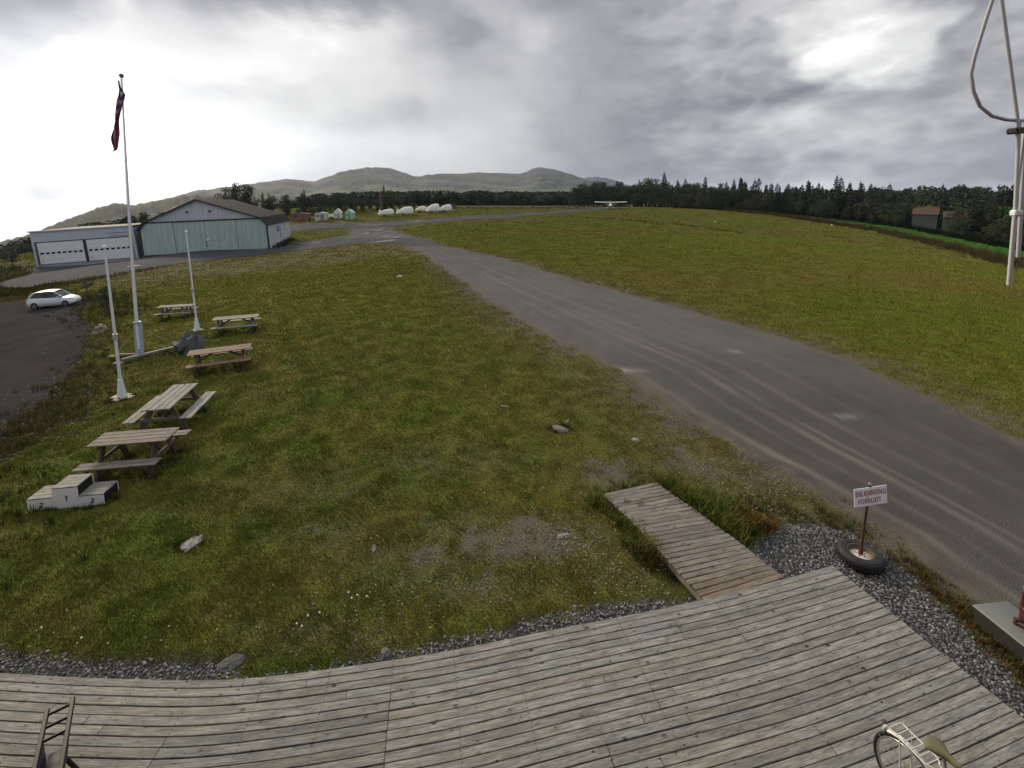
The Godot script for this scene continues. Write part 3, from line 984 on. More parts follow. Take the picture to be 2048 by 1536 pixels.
func make_bicycle() -> void:
	var b := thing("bicycle", "red bicycle with white rear rack and olive saddle parked on the deck", "bicycle", V(3.76, 0.256, 3.70), -74.0)
	b.scale = Vector3.ONE * 0.95
	b.rotation.x = 0.0
	var red := mat("bike red", Color(0.16, 0.012, 0.014), 0.35)
	var chrome := mat("chrome", Color(0.55, 0.55, 0.55), 0.3, 0.9)
	var rubber := mat("rubber", Color.WHITE)
	var white := mat("rack white", Color(0.62, 0.62, 0.58), 0.4)
	var R := 0.335
	for wx in [0.0, 1.06]:
		var c := Vector3(wx, R, 0)
		var w := Node3D.new()
		w.name = "wheel"
		b.add_child(w, true)
		var t := MB.new(); ring(t, c, R - 0.018, 0.018, 44, 10)
		obj("tyre", t, rubber, w)
		var rm := MB.new(); ring(rm, c, R - 0.043, 0.010, 44, 8, 1.3)
		obj("rim", rm, chrome, w)
		var hb := MB.new()
		hb.tube([c + Vector3(0, 0, -0.05), c + Vector3(0, 0, 0.05)], [0.022], 10)
		obj("hub", hb, chrome, w)
		for k in 28:
			var a := TAU * k / 28.0
			var sp := MB.new()
			var sd := 0.03 if k % 2 == 0 else -0.03
			sp.tube([c + Vector3(cos(a + 0.35) * 0.02, sin(a + 0.35) * 0.02, sd), c + Vector3(cos(a), sin(a), 0) * (R - 0.045)], [0.0013], 4, false)
			obj("spoke", sp, chrome, w)
		var fd := MB.new()
		var rows := []
		for i in 19:
			var a := deg_to_rad(lerpf(40.0, 128.0, i / 18.0)) if wx == 0.0 else deg_to_rad(lerpf(-12.0, 150.0, i / 18.0))
			var line := PackedVector3Array()
			for k in 7:
				var q := (k - 3) / 3.0
				line.append(c + Vector3(cos(a), sin(a), 0) * (R + 0.022 - q * q * 0.014) + Vector3(0, 0, q * 0.026))
			rows.append(line)
		fd.grid(rows)
		obj("mudguard", fd, white if wx == 0.0 else red, b)
		for sd in [-1, 1]:
			var st := MB.new()
			var a2 := deg_to_rad(150.0 if wx == 0.0 else 40.0)
			st.tube([c + Vector3(0, 0, sd * 0.055), c + Vector3(cos(a2), sin(a2), 0) * (R + 0.01) + Vector3(0, 0, sd * 0.026)], [0.003], 5)
			obj("mudguard_stay", st, chrome, b)
	var hub := Vector3(0, R, 0)
	var bb := Vector3(0.45, 0.29, 0)
	var seat := Vector3(0.28, 0.78, 0)
	var head_t := Vector3(0.86, 0.84, 0)
	var head_b := Vector3(0.91, 0.66, 0)
	var fr := MB.new()
	fr.tube([bb, seat], [0.017], 10)
	fr.tube([bb, head_b], [0.018], 10)
	fr.tube([Vector3(0.38, 0.50, 0), Vector3(0.62, 0.56, 0), head_t - Vector3(0, 0.05, 0)], [0.016], 10)
	fr.tube([head_b - Vector3(-0.01, 0.02, 0), head_t], [0.021], 10)
	for sd in [-1, 1]:
		fr.tube([bb + Vector3(0, 0, sd * 0.03), hub + Vector3(0, 0, sd * 0.06)], [0.009], 8)
		fr.tube([Vector3(0.30, 0.70, sd * 0.015), hub + Vector3(0, 0, sd * 0.06)], [0.009], 8)
		fr.tube([head_b + Vector3(0.0, 0, sd * 0.03), Vector3(0.98, 0.50, sd * 0.05), Vector3(1.06, R, sd * 0.055)], [0.011], 8)
	obj("frame", fr, red, b)
	var cg := MB.new()
	cg.bx(0.22, 0.315, 0.075, 0.52, 0.07, 0.016, 0.006)
	obj("chain_guard", cg, red, b)
	var ck := MB.new()
	ring(ck, bb + Vector3(0, 0, 0.065), 0.08, 0.008, 24, 6)
	ck.tube([bb + Vector3(0, 0, 0.09), bb + Vector3(0.10, -0.13, 0.09)], [0.009], 6)
	ck.tube([bb + Vector3(0, 0, -0.09), bb + Vector3(-0.10, 0.13, -0.09)], [0.009], 6)
	obj("crank", ck, chrome, b)
	for e in [Vector3(0.10, -0.13, 0.14), Vector3(-0.10, 0.13, -0.14)]:
		var pd := MB.new()
		pd.bx(bb.x + e.x, bb.y + e.y, e.z, 0.09, 0.022, 0.07, 0.004)
		obj("pedal", pd, rubber, b)
	var sp2 := MB.new()
	sp2.tube([seat, seat + Vector3(-0.035, 0.13, 0)], [0.013], 8)
	obj("seat_post", sp2, chrome, b)
	# saddle: broad at the back, narrow nose
	var sr := []
	for i in 13:
		var k := i / 12.0
		var wd := lerpf(0.105, 0.026, smoothstep(0.15, 0.75, k)) * (sqrt(clampf(k * 9.0, 0.05, 1.0))) * (1.0 if k < 0.93 else sqrt(clampf((1.0 - k) * 14.0, 0.05, 1.0)))
		var line := PackedVector3Array()
		for j in 13:
			var a := TAU * (j % 12) / 12.0
			line.append(Vector3(seat.x - 0.17 + 0.28 * k, seat.y + 0.15 + sin(a) * (0.040 if sin(a) > 0 else 0.03) + 0.012 * k, cos(a) * wd))
		sr.append(line)
	var sm := MB.new()
	sm.grid(sr, [], true)
	obj("saddle", sm, mat("olive vinyl", Color(0.125, 0.118, 0.058), 0.6), b)
	# rack
	var rk := MB.new()
	var y := 0.735
	for sd in [-1, 1]:
		rk.tube([Vector3(-0.16, y, sd * 0.085), Vector3(0.16, y + 0.01, sd * 0.085), Vector3(0.21, y + 0.01, sd * 0.05)], [0.0075], 6)
		rk.tube([Vector3(-0.06, y, sd * 0.085), Vector3(-0.02, R, sd * 0.075)], [0.006], 6)
		rk.tube([Vector3(0.19, y, sd * 0.055), Vector3(0.29, 0.72, sd * 0.02)], [0.006], 6)
	obj("rack_frame", rk, white, b)
	for i in 6:
		var rg := MB.new()
		var x := lerpf(-0.16, 0.17, i / 5.0)
		rg.tube([Vector3(x, y + 0.003, -0.084), Vector3(x, y + 0.003, 0.084)], [0.006], 6)
		obj("rack_bar", rg, white, b)
	var lt := MB.new()
	lt.bx(-0.245, 0.60, 0, 0.035, 0.05, 0.06, 0.01)
	obj("rear_reflector", lt, mat("reflector", Color(0.55, 0.53, 0.48), 0.2), b)
	# steering
	var stem := MB.new()
	stem.tube([head_t, head_t + Vector3(-0.04, 0.16, 0), head_t + Vector3(0.02, 0.20, 0)], [0.012], 8)
	obj("stem", stem, chrome, b)
	var hbm := MB.new()
	var hc := head_t + Vector3(0.02, 0.20, 0)
	hbm.tube([hc + Vector3(-0.20, 0.02, -0.29), hc + Vector3(-0.10, 0.05, -0.27), hc + Vector3(0.0, 0.03, -0.14), hc, hc + Vector3(0.0, 0.03, 0.14), hc + Vector3(-0.10, 0.05, 0.27), hc + Vector3(-0.20, 0.02, 0.29)], [0.011], 8)
	obj("handlebar", hbm, chrome, b)
	for sd in [-1, 1]:
		var gp := MB.new()
		gp.tube([hc + Vector3(-0.24, 0.01, sd * 0.295), hc + Vector3(-0.12, 0.045, sd * 0.275)], [0.017], 8)
		obj("grip", gp, mat("grip cream", Color(0.50, 0.48, 0.38), 0.6), b)
		var bl := MB.new()
		bl.tube([hc + Vector3(-0.10, 0.035, sd * 0.26), hc + Vector3(-0.18, 0.03, sd * 0.33)], [0.006], 6)
		obj("brake_lever", bl, chrome, b)

# ------------------------------------------------------------------ cabinet, bracket, aerials
func make_near_fittings(wood: Material) -> void:
	var c := thing("metal_cabinet", "low grey-green metal bench beside the gravel with pipework on top", "cabinet", G(6.90, 5.14), -84.0)
	var gm := mat("cabinet green", Color(0.030, 0.032, 0.027), 0.6, 0.2)
	var body := MB.new()
	body.bx(0, 0.14, 0, 1.5, 0.28, 0.52, 0.012)
	obj("body", body, gm, c)
	var tp := MB.new()
	tp.bx(0, 0.296, 0, 1.54, 0.03, 0.56, 0.008)
	obj("top_plate", tp, mat("cabinet top", Color(0.19, 0.20, 0.185), 0.5, 0.1), c)
	var pipe := MB.new()
	pipe.tube([Vector3(-0.42, 0.35, 0.03), Vector3(-0.30, 0.375, 0.02), Vector3(0.0, 0.375, 0.0)], [0.022], 8)
	pipe.tube([Vector3(-0.43, 0.312, 0.03), Vector3(-0.43, 0.395, 0.03)], [0.03], 8)
	obj("pipe", pipe, mat("rusty pole", Color.WHITE), c)
	var vl := MB.new()
	vl.lathe([[0.0, 0.0], [0.05, 0.0], [0.06, 0.03], [0.04, 0.07], [0.0, 0.07]], 12, Transform3D(Basis(), Vector3(-0.25, 0.312, -0.14)))
	obj("valve", vl, mat("podium white", Color.WHITE), c)
	var dr := thing("red_drum", "dark red drum with pale rim standing on the metal bench", "drum", V(7.02, c.position.y + 0.312, 5.50))
	var dm := MB.new()
	dm.lathe([[0.0, 0.0], [0.16, 0.0], [0.165, 0.02], [0.16, 0.05], [0.162, 0.24], [0.168, 0.25], [0.162, 0.26], [0.16, 0.47], [0.168, 0.49]], 24)
	obj("barrel", dm, mat("drum red", Color(0.055, 0.008, 0.010), 0.4), dr)
	var dl := MB.new()
	dl.lathe([[0.168, 0.488], [0.172, 0.50], [0.160, 0.505], [0.155, 0.485], [0.0, 0.48]], 24)
	obj("lid", dl, mat("lid grey", Color(0.11, 0.13, 0.12), 0.5, 0.3), dr)

	# steel bracket reaching out below the camera, bottom left
	var k := thing("steel_bracket", "dark steel channel bracket with a small ladder frame at its end", "bracket", V(-4.47, 0.25, 3.79), 127)
	var st := mat("dark steel", Color(0.014, 0.012, 0.013), 0.55, 0.4)
	var ch := MB.new()
	ch.bx(-0.36, 0.30, -0.085, 1.2, 0.16, 0.016, 0.004)
	ch.bx(-0.36, 0.30, 0.085, 1.2, 0.16, 0.016, 0.004)
	ch.bx(-0.36, 0.225, 0, 1.2, 0.012, 0.156, 0.003)
	obj("channel", ch, mat("channel grey", Color(0.06, 0.06, 0.07), 0.5, 0.4), k)
	for sd in [-1, 1]:
		var r := MB.new()
		r.bar(Vector3(-0.9, 0.40, sd * 0.10), Vector3(0.62, 0.40, sd * 0.10), 0.036, 0.05, 0.004)
		obj("rail", r, st, k)
	for i in 3:
		var r := MB.new()
		r.bar(Vector3(0.24 + i * 0.155, 0.40, -0.09), Vector3(0.24 + i * 0.155, 0.40, 0.09), 0.018, 0.03, 0.003)
		obj("rung", r, st, k)
	for sd in [-1, 1]:
		var l := MB.new()
		l.bar(Vector3(0.10, 0.0, sd * 0.16), Vector3(0.10, 0.23, sd * 0.08), 0.03, 0.03, 0.003)
		obj("leg", l, st, k)

	# aerial tubes and the cable loop at the right edge
	var alu := mat("aluminium tube", Color(0.50, 0.53, 0.58), 0.4, 0.1)
	var a := thing("hanging_aerial", "grey aluminium aerial tubes hanging from a clamp at the right edge", "aerial", Vector3.ZERO)
	var up := MB.new()
	up.tube([V(2.125, 6.20, 2.0), V(2.103, 6.33, 2.0), V(2.04, 6.55, 2.0), V(1.976, 6.77, 2.0), V(1.90, 7.05, 2.0)], [0.0072], 12)
	obj("upper_tube", up, alu, a)
	var lo := MB.new()
	lo.tube([V(2.112, 6.32, 2.0), V(2.150, 5.96, 2.0)], [0.0072], 12)
	lo.tube([V(2.150, 5.97, 2.0), V(2.171, 5.633, 2.0)], [0.0086], 12)
	obj("lower_tube", lo, mat("pale tube", Color(0.56, 0.59, 0.60), 0.4, 0.1), a)
	var bk := MB.new()
	bk.tube([V(2.27, 6.33, 2.12), V(2.335, 5.74, 2.13)], [0.008], 10)
	obj("rear_tube", bk, alu, a)
	var rk := MB.new()
	rk.tube([V(2.245, 6.34, 2.10), V(2.27, 5.86, 2.11)], [0.0055], 8)
	obj("rod", rk, alu, a)
	var cl := MB.new()
	cl.bar(V(2.085, 6.285, 2.0), V(2.40, 6.315, 2.10), 0.04, 0.026, 0.006)
	obj("clamp", cl, mat("clamp brown", Color(0.035, 0.025, 0.026), 0.5), a)
	var cp := MB.new()
	cp.bar(V(2.13, 6.312, 1.985), V(2.42, 6.338, 2.08), 0.03, 0.02, 0.005)
	obj("clamp_plate", cp, alu, a)
	var arm := MB.new()
	arm.bar(V(2.36, 6.30, 2.09), V(3.1, 6.62, -0.9), 0.035, 0.035, 0.004)
	obj("arm", arm, alu, a)
	var ring_m := MB.new()
	ring_m.bx(2.156, 5.945, -2.0, 0.034, 0.028, 0.034, 0.006)
	obj("collar", ring_m, mat("podium white", Color.WHITE), a)
	var cb := MB.new()
	var cp2 := Curve3D.new()
	cp2.add_point(V(1.97, 7.05, 2.0), Vector3.ZERO, Vector3(0, -0.1, 0))
	cp2.add_point(V(1.926, 6.771, 2.0), Vector3(0.015, 0.09, 0), Vector3(-0.015, -0.09, 0))
	cp2.add_point(V(1.886, 6.50, 2.0), Vector3(0.0, 0.09, 0), Vector3(0.0, -0.06, 0))
	cp2.add_point(V(1.945, 6.378, 2.0), Vector3(-0.04, 0.045, 0), Vector3(0.03, -0.03, 0))
	cp2.add_point(V(2.03, 6.336, 2.0), Vector3(-0.04, 0.012, 0), Vector3(0.05, -0.01, 0))
	cp2.add_point(V(2.30, 6.33, 2.02), Vector3(-0.1, 0.0, 0), Vector3(0.1, 0.0, 0))
	cp2.add_point(V(3.05, 6.66, -0.9), Vector3(-0.2, -0.1, -0.6), Vector3.ZERO)
	var pts := []
	for i in 61:
		pts.append(cp2.sample_baked(cp2.get_baked_length() * i / 60.0, true))
	cb.tube(pts, [0.0070], 10)
	var co := obj("aerial_cable", cb, mat("cable grey", Color(0.38, 0.40, 0.43), 0.5), self)
	tag(co, "thick pale grey cable looping down beside the hanging aerial", "cable")

# ------------------------------------------------------------------ hatchback by the gravel lot
func make_car() -> void:
	var c := thing("parked_car", "white hatchback parked at the edge of the gravel lot below the hangars", "car", G(-37.3, 37.2, 0.0), 20.0)
	c.rotation.z = 0.03
	c.scale = Vector3(0.76, 0.94, 0.88)
	var paint := mat("car white", Color(0.60, 0.66, 0.72), 0.25)
	paint.clearcoat_enabled = true
	var glass := mat("car glass", Color(0.010, 0.012, 0.016), 0.08)
	var black := mat("car trim", Color(0.012, 0.012, 0.013), 0.6)
	# sections along the car: x, sill height, belt height, half width at sill, at belt
	var S := [[-1.98, 0.46, 0.80, 0.62, 0.60], [-1.93, 0.30, 0.95, 0.78, 0.74], [-1.6, 0.24, 1.00, 0.85, 0.82], [-0.9, 0.22, 0.98, 0.87, 0.84], [0.1, 0.21, 0.95, 0.87, 0.85], [0.75, 0.21, 0.94, 0.86, 0.84], [1.25, 0.22, 0.88, 0.85, 0.80], [1.7, 0.25, 0.76, 0.82, 0.72], [1.93, 0.30, 0.64, 0.72, 0.60], [2.0, 0.40, 0.54, 0.56, 0.50]]
	var rows := []
	for s in S:
		var line := PackedVector3Array()
		var mid: float = (s[1] + s[2]) * 0.5
		for p in [[-0.55, s[1]], [-1.0, s[1] + 0.06], [-1.02, mid], [-1.0 * s[4] / s[3], s[2] - 0.03], [-0.86 * s[4] / s[3], s[2] + 0.02], [0.0, s[2] + 0.045], [0.86 * s[4] / s[3], s[2] + 0.02], [1.0 * s[4] / s[3], s[2] - 0.03], [1.02, mid], [1.0, s[1] + 0.06], [0.55, s[1]], [-0.55, s[1]]]:
			line.append(Vector3(s[0], p[1], p[0] * s[3]))
		rows.append(line)
	var body := MB.new()
	body.grid(rows, [], true)
	for e in [0, rows.size() - 1]:
		for i in range(1, 10):
			if e == 0:
				body.tri(rows[e][0], rows[e][i + 1], rows[e][i])
			else:
				body.tri(rows[e][0], rows[e][i], rows[e][i + 1])
	obj("body", body, paint, c)
	# glasshouse in dark glass with a white roof over it
	var T := [[-1.86, 0.98, 0.70], [-1.55, 1.34, 0.60], [-1.1, 1.45, 0.59], [-0.4, 1.50, 0.60], [0.25, 1.47, 0.60], [1.05, 0.95, 0.70]]
	var gr := []
	for s in T:
		var line := PackedVector3Array()
		for p in [[-0.80, 0.93], [-s[2], s[1] - 0.03], [-s[2] * 0.8, s[1]], [0.0, s[1] + 0.02], [s[2] * 0.8, s[1]], [s[2], s[1] - 0.03], [0.80, 0.93]]:
			line.append(Vector3(s[0], p[1], p[0]))
		gr.append(line)
	var g := MB.new()
	g.grid(gr)
	obj("windows", g, glass, c)
	var rf := MB.new()
	var rr := []
	for s in [[-1.78, 1.20], [-1.5, 1.385], [-1.1, 1.475], [-0.4, 1.525], [0.30, 1.49], [0.40, 1.45]]:
		var line := PackedVector3Array()
		for p in [[-0.63, -0.045], [-0.56, -0.01], [0.0, 0.015], [0.56, -0.01], [0.63, -0.045]]:
			line.append(Vector3(s[0], s[1] + p[1], p[0]))
		rr.append(line)
	rf.grid(rr)
	obj("roof", rf, mat("roof light tint", Color(0.66, 0.63, 0.52), 0.3), c)  # warm light on the white roof is put into its colour
	for sd in [-1, 1]:
		for pr in [[Vector3(0.35, 1.44, 0.615), Vector3(1.08, 0.95, 0.76)], [Vector3(-0.42, 1.46, 0.625), Vector3(-0.38, 0.95, 0.81)], [Vector3(-1.42, 1.36, 0.615), Vector3(-1.72, 0.97, 0.76)]]:
			var p := MB.new()
			p.bar(pr[0] * Vector3(1, 1, sd), pr[1] * Vector3(1, 1, sd), 0.05, 0.07 if pr[0].x > -1.0 else 0.16, 0.01)
			obj("pillar", p, paint if pr[0].x > 0 or pr[0].x < -1.0 else black, c)
		for wx in [-1.28, 1.28]:
			var w := Node3D.new()
			w.name = "wheel"
			c.add_child(w, true)
			w.position = Vector3(wx, 0.315, sd * 0.80)
			var q := Transform3D(Basis(Vector3.RIGHT, PI * 0.5 * sd), Vector3.ZERO)
			var ty := MB.new()
			ty.lathe([[0.20, -0.10], [0.30, -0.10], [0.315, -0.06], [0.315, 0.06], [0.30, 0.10], [0.21, 0.105]], 22, q)
			obj("tyre", ty, mat("rubber", Color.WHITE), w)
			var rm := MB.new()
			rm.col = Color(0.06, 0.06, 0.065)
			rm.lathe([[0.21, 0.104], [0.20, 0.07], [0.0, 0.07]], 22, q)
			rm.col = Color(0.42, 0.43, 0.45)
			for k in 5:
				var a := TAU * k / 5.0
				rm.bar(q * Vector3(cos(a) * 0.04, 0.095, sin(a) * 0.04), q * Vector3(cos(a) * 0.205, 0.095, sin(a) * 0.205), 0.035, 0.035, 0.005)
			obj("rim", rm, mat("rim alloy", Color.WHITE, 0.4, 0.5), w)
			var ar := MB.new()
			var aw := []
			for i in 15:
				var a := PI * i / 14.0
				aw.append(Vector3(wx + cos(a) * 0.37, 0.315 + sin(a) * 0.37, sd * 0.872))
			ar.tube(aw, [0.035], 6)
			obj("wheel_arch", ar, black if false else paint, c)
		var mr := MB.new()
		mr.bx(0.78, 1.00, sd * 0.93, 0.12, 0.12, 0.16, 0.03)
		obj("mirror", mr, paint, c)
		var tl := MB.new()
		tl.bar(Vector3(-1.90, 0.80, sd * 0.73), Vector3(-1.70, 1.12, sd * 0.70), 0.10, 0.10, 0.02)
		obj("tail_lamp", tl, mat("tail red", Color(0.12, 0.008, 0.010), 0.2), c)
		var hl := MB.new()
		hl.bar(Vector3(1.92, 0.62, sd * 0.56), Vector3(1.55, 0.80, sd * 0.74), 0.12, 0.09, 0.02)
		obj("headlight", hl, mat("headlight", Color(0.5, 0.53, 0.56), 0.1), c)
		for dx in [-0.4, 0.55]:
			var hd := MB.new()
			hd.bx(dx - 0.2, 0.80, sd * 0.885, 0.15, 0.025, 0.02, 0.005)
			obj("door_handle", hd, paint, c)
	var bp := MB.new()
	bp.bx(-1.97, 0.42, 0, 0.10, 0.16, 1.30, 0.03)
	obj("rear_bumper", bp, black, c)

# ------------------------------------------------------------------ hangars
func prism(m: MB, poly: Array, z0: float, z1: float) -> void:   # a plate cut to an outline in the xy plane
	var pv := PackedVector2Array()
	for p in poly:
		pv.append(Vector2(p[0], p[1]))
	var ids := Geometry2D.triangulate_polygon(pv)
	for i in range(0, ids.size(), 3):
		var a := pv[ids[i]]
		var b := pv[ids[i + 1]]
		var e := pv[ids[i + 2]]
		if (b - a).cross(e - a) > 0.0:
			var s := b; b = e; e = s
		m.tri(Vector3(a.x, a.y, z1), Vector3(b.x, b.y, z1), Vector3(e.x, e.y, z1))
		m.tri(Vector3(a.x, a.y, z0), Vector3(e.x, e.y, z0), Vector3(b.x, b.y, z0))
	for i in pv.size():
		var a := pv[i]
		var b := pv[(i + 1) % pv.size()]
		m.quad(Vector3(a.x, a.y, z1), Vector3(a.x, a.y, z0), Vector3(b.x, b.y, z0), Vector3(b.x, b.y, z1))

func slab(m: MB, a: Vector2, b: Vector2, z0: float, z1: float, th: float) -> void:   # a roof slope between two eave points
	var t := (b - a).normalized()
	var nn := Vector2(-t.y, t.x) * th
	if nn.y < 0.0:
		nn = -nn
	prism(m, [[a.x, a.y], [b.x, b.y], [b.x + nn.x, b.y + nn.y], [a.x + nn.x, a.y + nn.y]], z0, z1)

func make_hangar() -> void:
	var t := thing("aircraft_hangar", "pale hangar with mint green sliding doors and dark low-pitched roof", "hangar", V(-44.2, -2.75, 84.6), 15.4)
	t.rotation.z = deg_to_rad(2.1)
	var clad := streaked("hangar cladding", Color(0.46, 0.51, 0.58), 0.6)
	var side := streaked("hangar side", Color(0.50, 0.53, 0.55), 0.6)
	var dark := mat("dark trim", Color(0.020, 0.022, 0.030), 0.6)
	var roof := textured("hangar roof", Color(0.045, 0.043, 0.046), 0.75, tex_speck, 0.35)
	roof.metallic_specular = 0.15
	var mint := streaked("mint door", Color(0.37, 0.49, 0.455), 0.55)
	var D := 20.5
	var ax := -10.8
	# gable above the doors, made of upright boards
	var x := -19.0
	while x < -1.0:
		var x1 := minf(x + 0.6, -1.0)
		var top := func(q: float) -> float:
			return lerpf(9.15, 5.6, (ax - q) / (ax + 19.05)) if q < ax else lerpf(9.15, 5.6, (q - ax) / (-0.95 - ax))
		var m := MB.new()
		var g := rng.randf_range(0.95, 1.05)
		m.col = Color(g, g, g)
		if x < ax and x1 > ax:
			prism(m, [[x + 0.01, 5.75], [x1 - 0.01, 5.75], [x1 - 0.01, top.call(x1)], [ax, 9.15], [x + 0.01, top.call(x)]], -0.05, 0.0)
		elif top.call(x) > 5.77 and top.call(x1) > 5.77:
			prism(m, [[x + 0.01, 5.75], [x1 - 0.01, 5.75], [x1 - 0.01, top.call(x1)], [x + 0.01, top.call(x)]], -0.05, 0.0)
		if m.v.size():
			obj("gable_board", m, clad, t)
		x += 0.6
	var bw := MB.new()
	prism(bw, [[-19.8, -0.6], [-0.2, -0.6], [-0.2, 4.4], [-1.0, 5.55], [ax, 9.05], [-19.0, 5.55], [-19.8, 4.4]], -0.16, -0.10)
	obj("front_wall", bw, clad, t)
	var bk := MB.new()
	prism(bk, [[-19.8, -0.6], [-0.2, -0.6], [-0.2, 4.4], [-1.0, 5.55], [ax, 9.05], [-19.0, 5.55], [-19.8, 4.4]], -D + 0.05, -D + 0.2)
	obj("back_wall", bk, clad, t)
	# four tall door leaves, the outer two with cut corners
	var wd := 4.8
	for i in 4:
		var leaf := Node3D.new()
		leaf.name = "door_leaf"
		t.add_child(leaf, true)
		var a := -19.62 + i * wd * 1.008
		var b := a + wd
		var z := 0.06 if i % 2 == 0 else 0.0
		var poly := [[a, 0.06], [b, 0.06], [b, 5.42], [a, 5.42]]
		if i == 0:
			poly = [[a, 0.06], [b, 0.06], [b, 5.42], [a + 0.85, 5.42], [a, 4.35]]
		if i == 3:
			poly = [[a, 0.06], [b, 0.06], [b, 4.35], [b - 0.85, 5.42], [a, 5.42]]
		var m := MB.new()
		var g: float = [1.0, 1.04, 1.06, 0.97][i]
		m.col = Color(g, g, g)
		prism(m, poly, z, z + 0.06)
		obj("leaf_panel", m, mint, leaf)
		var k := 1
		while k < 12:
			var rx := a + wd * k / 12.0
			var rb := MB.new()
			rb.col = Color(g, g, g) * 0.97
			var ht := 5.36
			if i == 0:
				ht = minf(ht, 4.3 + (rx - a) * 1.2)
			if i == 3:
				ht = minf(ht, 4.3 + (b - rx) * 1.2)
			rb.bx(rx, ht * 0.5 + 0.05, z + 0.066, 0.035, ht - 0.1, 0.012)
			obj("rib", rb, mint, leaf)
			k += 1
		if i > 0:
			var ed := MB.new()
			ed.bx(a - 0.02, 2.75, 0.10, 0.035, 5.3, 0.08)
			obj("leaf_seam", ed, mat("seam green", Color(0.10, 0.15, 0.14), 0.6), t)
	var fr := MB.new()
	fr.bar(Vector3(-19.0, 5.56, 0.05), Vector3(-0.95, 5.56, 0.05), 0.26, 0.20)
	fr.bar(Vector3(-19.88, 0.0, 0.05), Vector3(-19.88, 4.5, 0.05), 0.24, 0.24)
	fr.bar(Vector3(-0.12, 0.0, 0.05), Vector3(-0.12, 4.5, 0.05), 0.24, 0.24)
	fr.bar(Vector3(-19.9, 4.4, 0.05), Vector3(-18.95, 5.65, 0.05), 0.24, 0.20)
	fr.bar(Vector3(-0.1, 4.4, 0.05), Vector3(-1.05, 5.65, 0.05), 0.24, 0.20)
	obj("door_frame", fr, dark, t)
	var rail := MB.new()
	rail.bx(-10, 0.0, 0.12, 19.9, 0.10, 0.30)
	obj("door_track", rail, dark, t)
	var pl := MB.new()
	pl.bx(-10, -0.45, -D * 0.5, 20.0, 0.9, D - 0.1)
	obj("plinth", pl, mat("concrete", Color(0.20, 0.19, 0.18), 0.9), t)
	for sx in [-0.08, -19.92]:
		var k := 0
		while k < 20:
			var m := MB.new()
			var g := rng.randf_range(0.94, 1.04)
			m.col = Color(g, g, g * 1.01)
			m.bx(sx, 2.15, -0.62 - k * 1.02, 0.12, 4.5, 1.0, 0.01)
			obj("wall_sheet", m, side, t)
			k += 1
	for sl in [[Vector2(-20.25, 4.25), Vector2(-18.98, 5.72)], [Vector2(-19.05, 5.62), Vector2(ax, 9.2)], [Vector2(ax, 9.2), Vector2(-0.95, 5.62)], [Vector2(-1.02, 5.72), Vector2(0.25, 4.25)]]:
		var sheet := Node3D.new()
		sheet.name = "roof_slope"
		t.add_child(sheet, true)
		for k in 10:
			var m := MB.new()
			var g := rng.randf_range(0.86, 1.12)
			m.col = Color(g, g, g)
			slab(m, sl[0], sl[1], 0.35 - (k + 1) * 2.12, 0.33 - k * 2.12, 0.10 + (k % 2) * 0.012)
			obj("roof_sheet", m, roof, sheet)
		var fa := MB.new()
		fa.bar(Vector3(sl[0].x, sl[0].y + 0.03, 0.42), Vector3(sl[1].x, sl[1].y + 0.03, 0.42), 0.12, 0.26)
		obj("verge_board", fa, dark, t)
	for vx in [-12.4, -8.9]:
		var v := Node3D.new()
		v.name = "gable_vent"
		t.add_child(v, true)
		var m := MB.new()
		m.bx(vx, 7.15, 0.03, 0.75, 0.65, 0.06, 0.01)
		obj("vent_frame", m, mat("vent pale", Color(0.5, 0.52, 0.55), 0.6), v)
		var m2 := MB.new()
		m2.bx(vx - 0.03, 7.15, 0.065, 0.52, 0.45, 0.03)
		obj("vent_grille", m2, mat("vent dark", Color(0.08, 0.09, 0.10), 0.6), v)
	var lg := MB.new()
	lg.col = Color(0.7, 0.7, 0.72)
	prism(lg, [[-10.15, 2.10], [-9.75, 2.05], [-9.5, 2.35], [-9.62, 2.55], [-9.85, 2.35]], 0.135, 0.15)
	obj("door_emblem", lg, mat("emblem", Color.WHITE, 0.6), t)
	for k in 2:
		var ln := MB.new()
		ln.col = [Color(0.45, 0.12, 0.10), Color(0.4, 0.4, 0.42)][k]
		ln.bx(-8.5 + k * 0.15, 2.05 - k * 0.18, 0.14, 1.7, 0.07, 0.012)
		obj("door_stripe", ln, mat("emblem", Color.WHITE), t)
	var hdl := MB.new()
	hdl.bx(-10.0, 1.55, 0.15, 0.09, 1.1, 0.06)
	obj("door_bolt", hdl, dark, t)
	# blue lettering on the side wall
	var blue := mat("letter blue", Color(0.09, 0.15, 0.36), 0.6)
	for k in 3:
		var tx := obj("lettering", digit(["N", "R", "S"][k], 1.5, 0.03), blue, t)
		tx.rotation.y = PI * 0.5
		tx.position = Vector3(0.0, 3.05, -7.6 - k * 1.35)
	var mk := MB.new()
	mk.bx(0.0, 1.9, -9.9, 0.04, 0.75, 0.5)
	mk.bx(0.0, 1.45, -10.1, 0.035, 0.4, 0.9)
	obj("wall_mark", mk, blue, t)

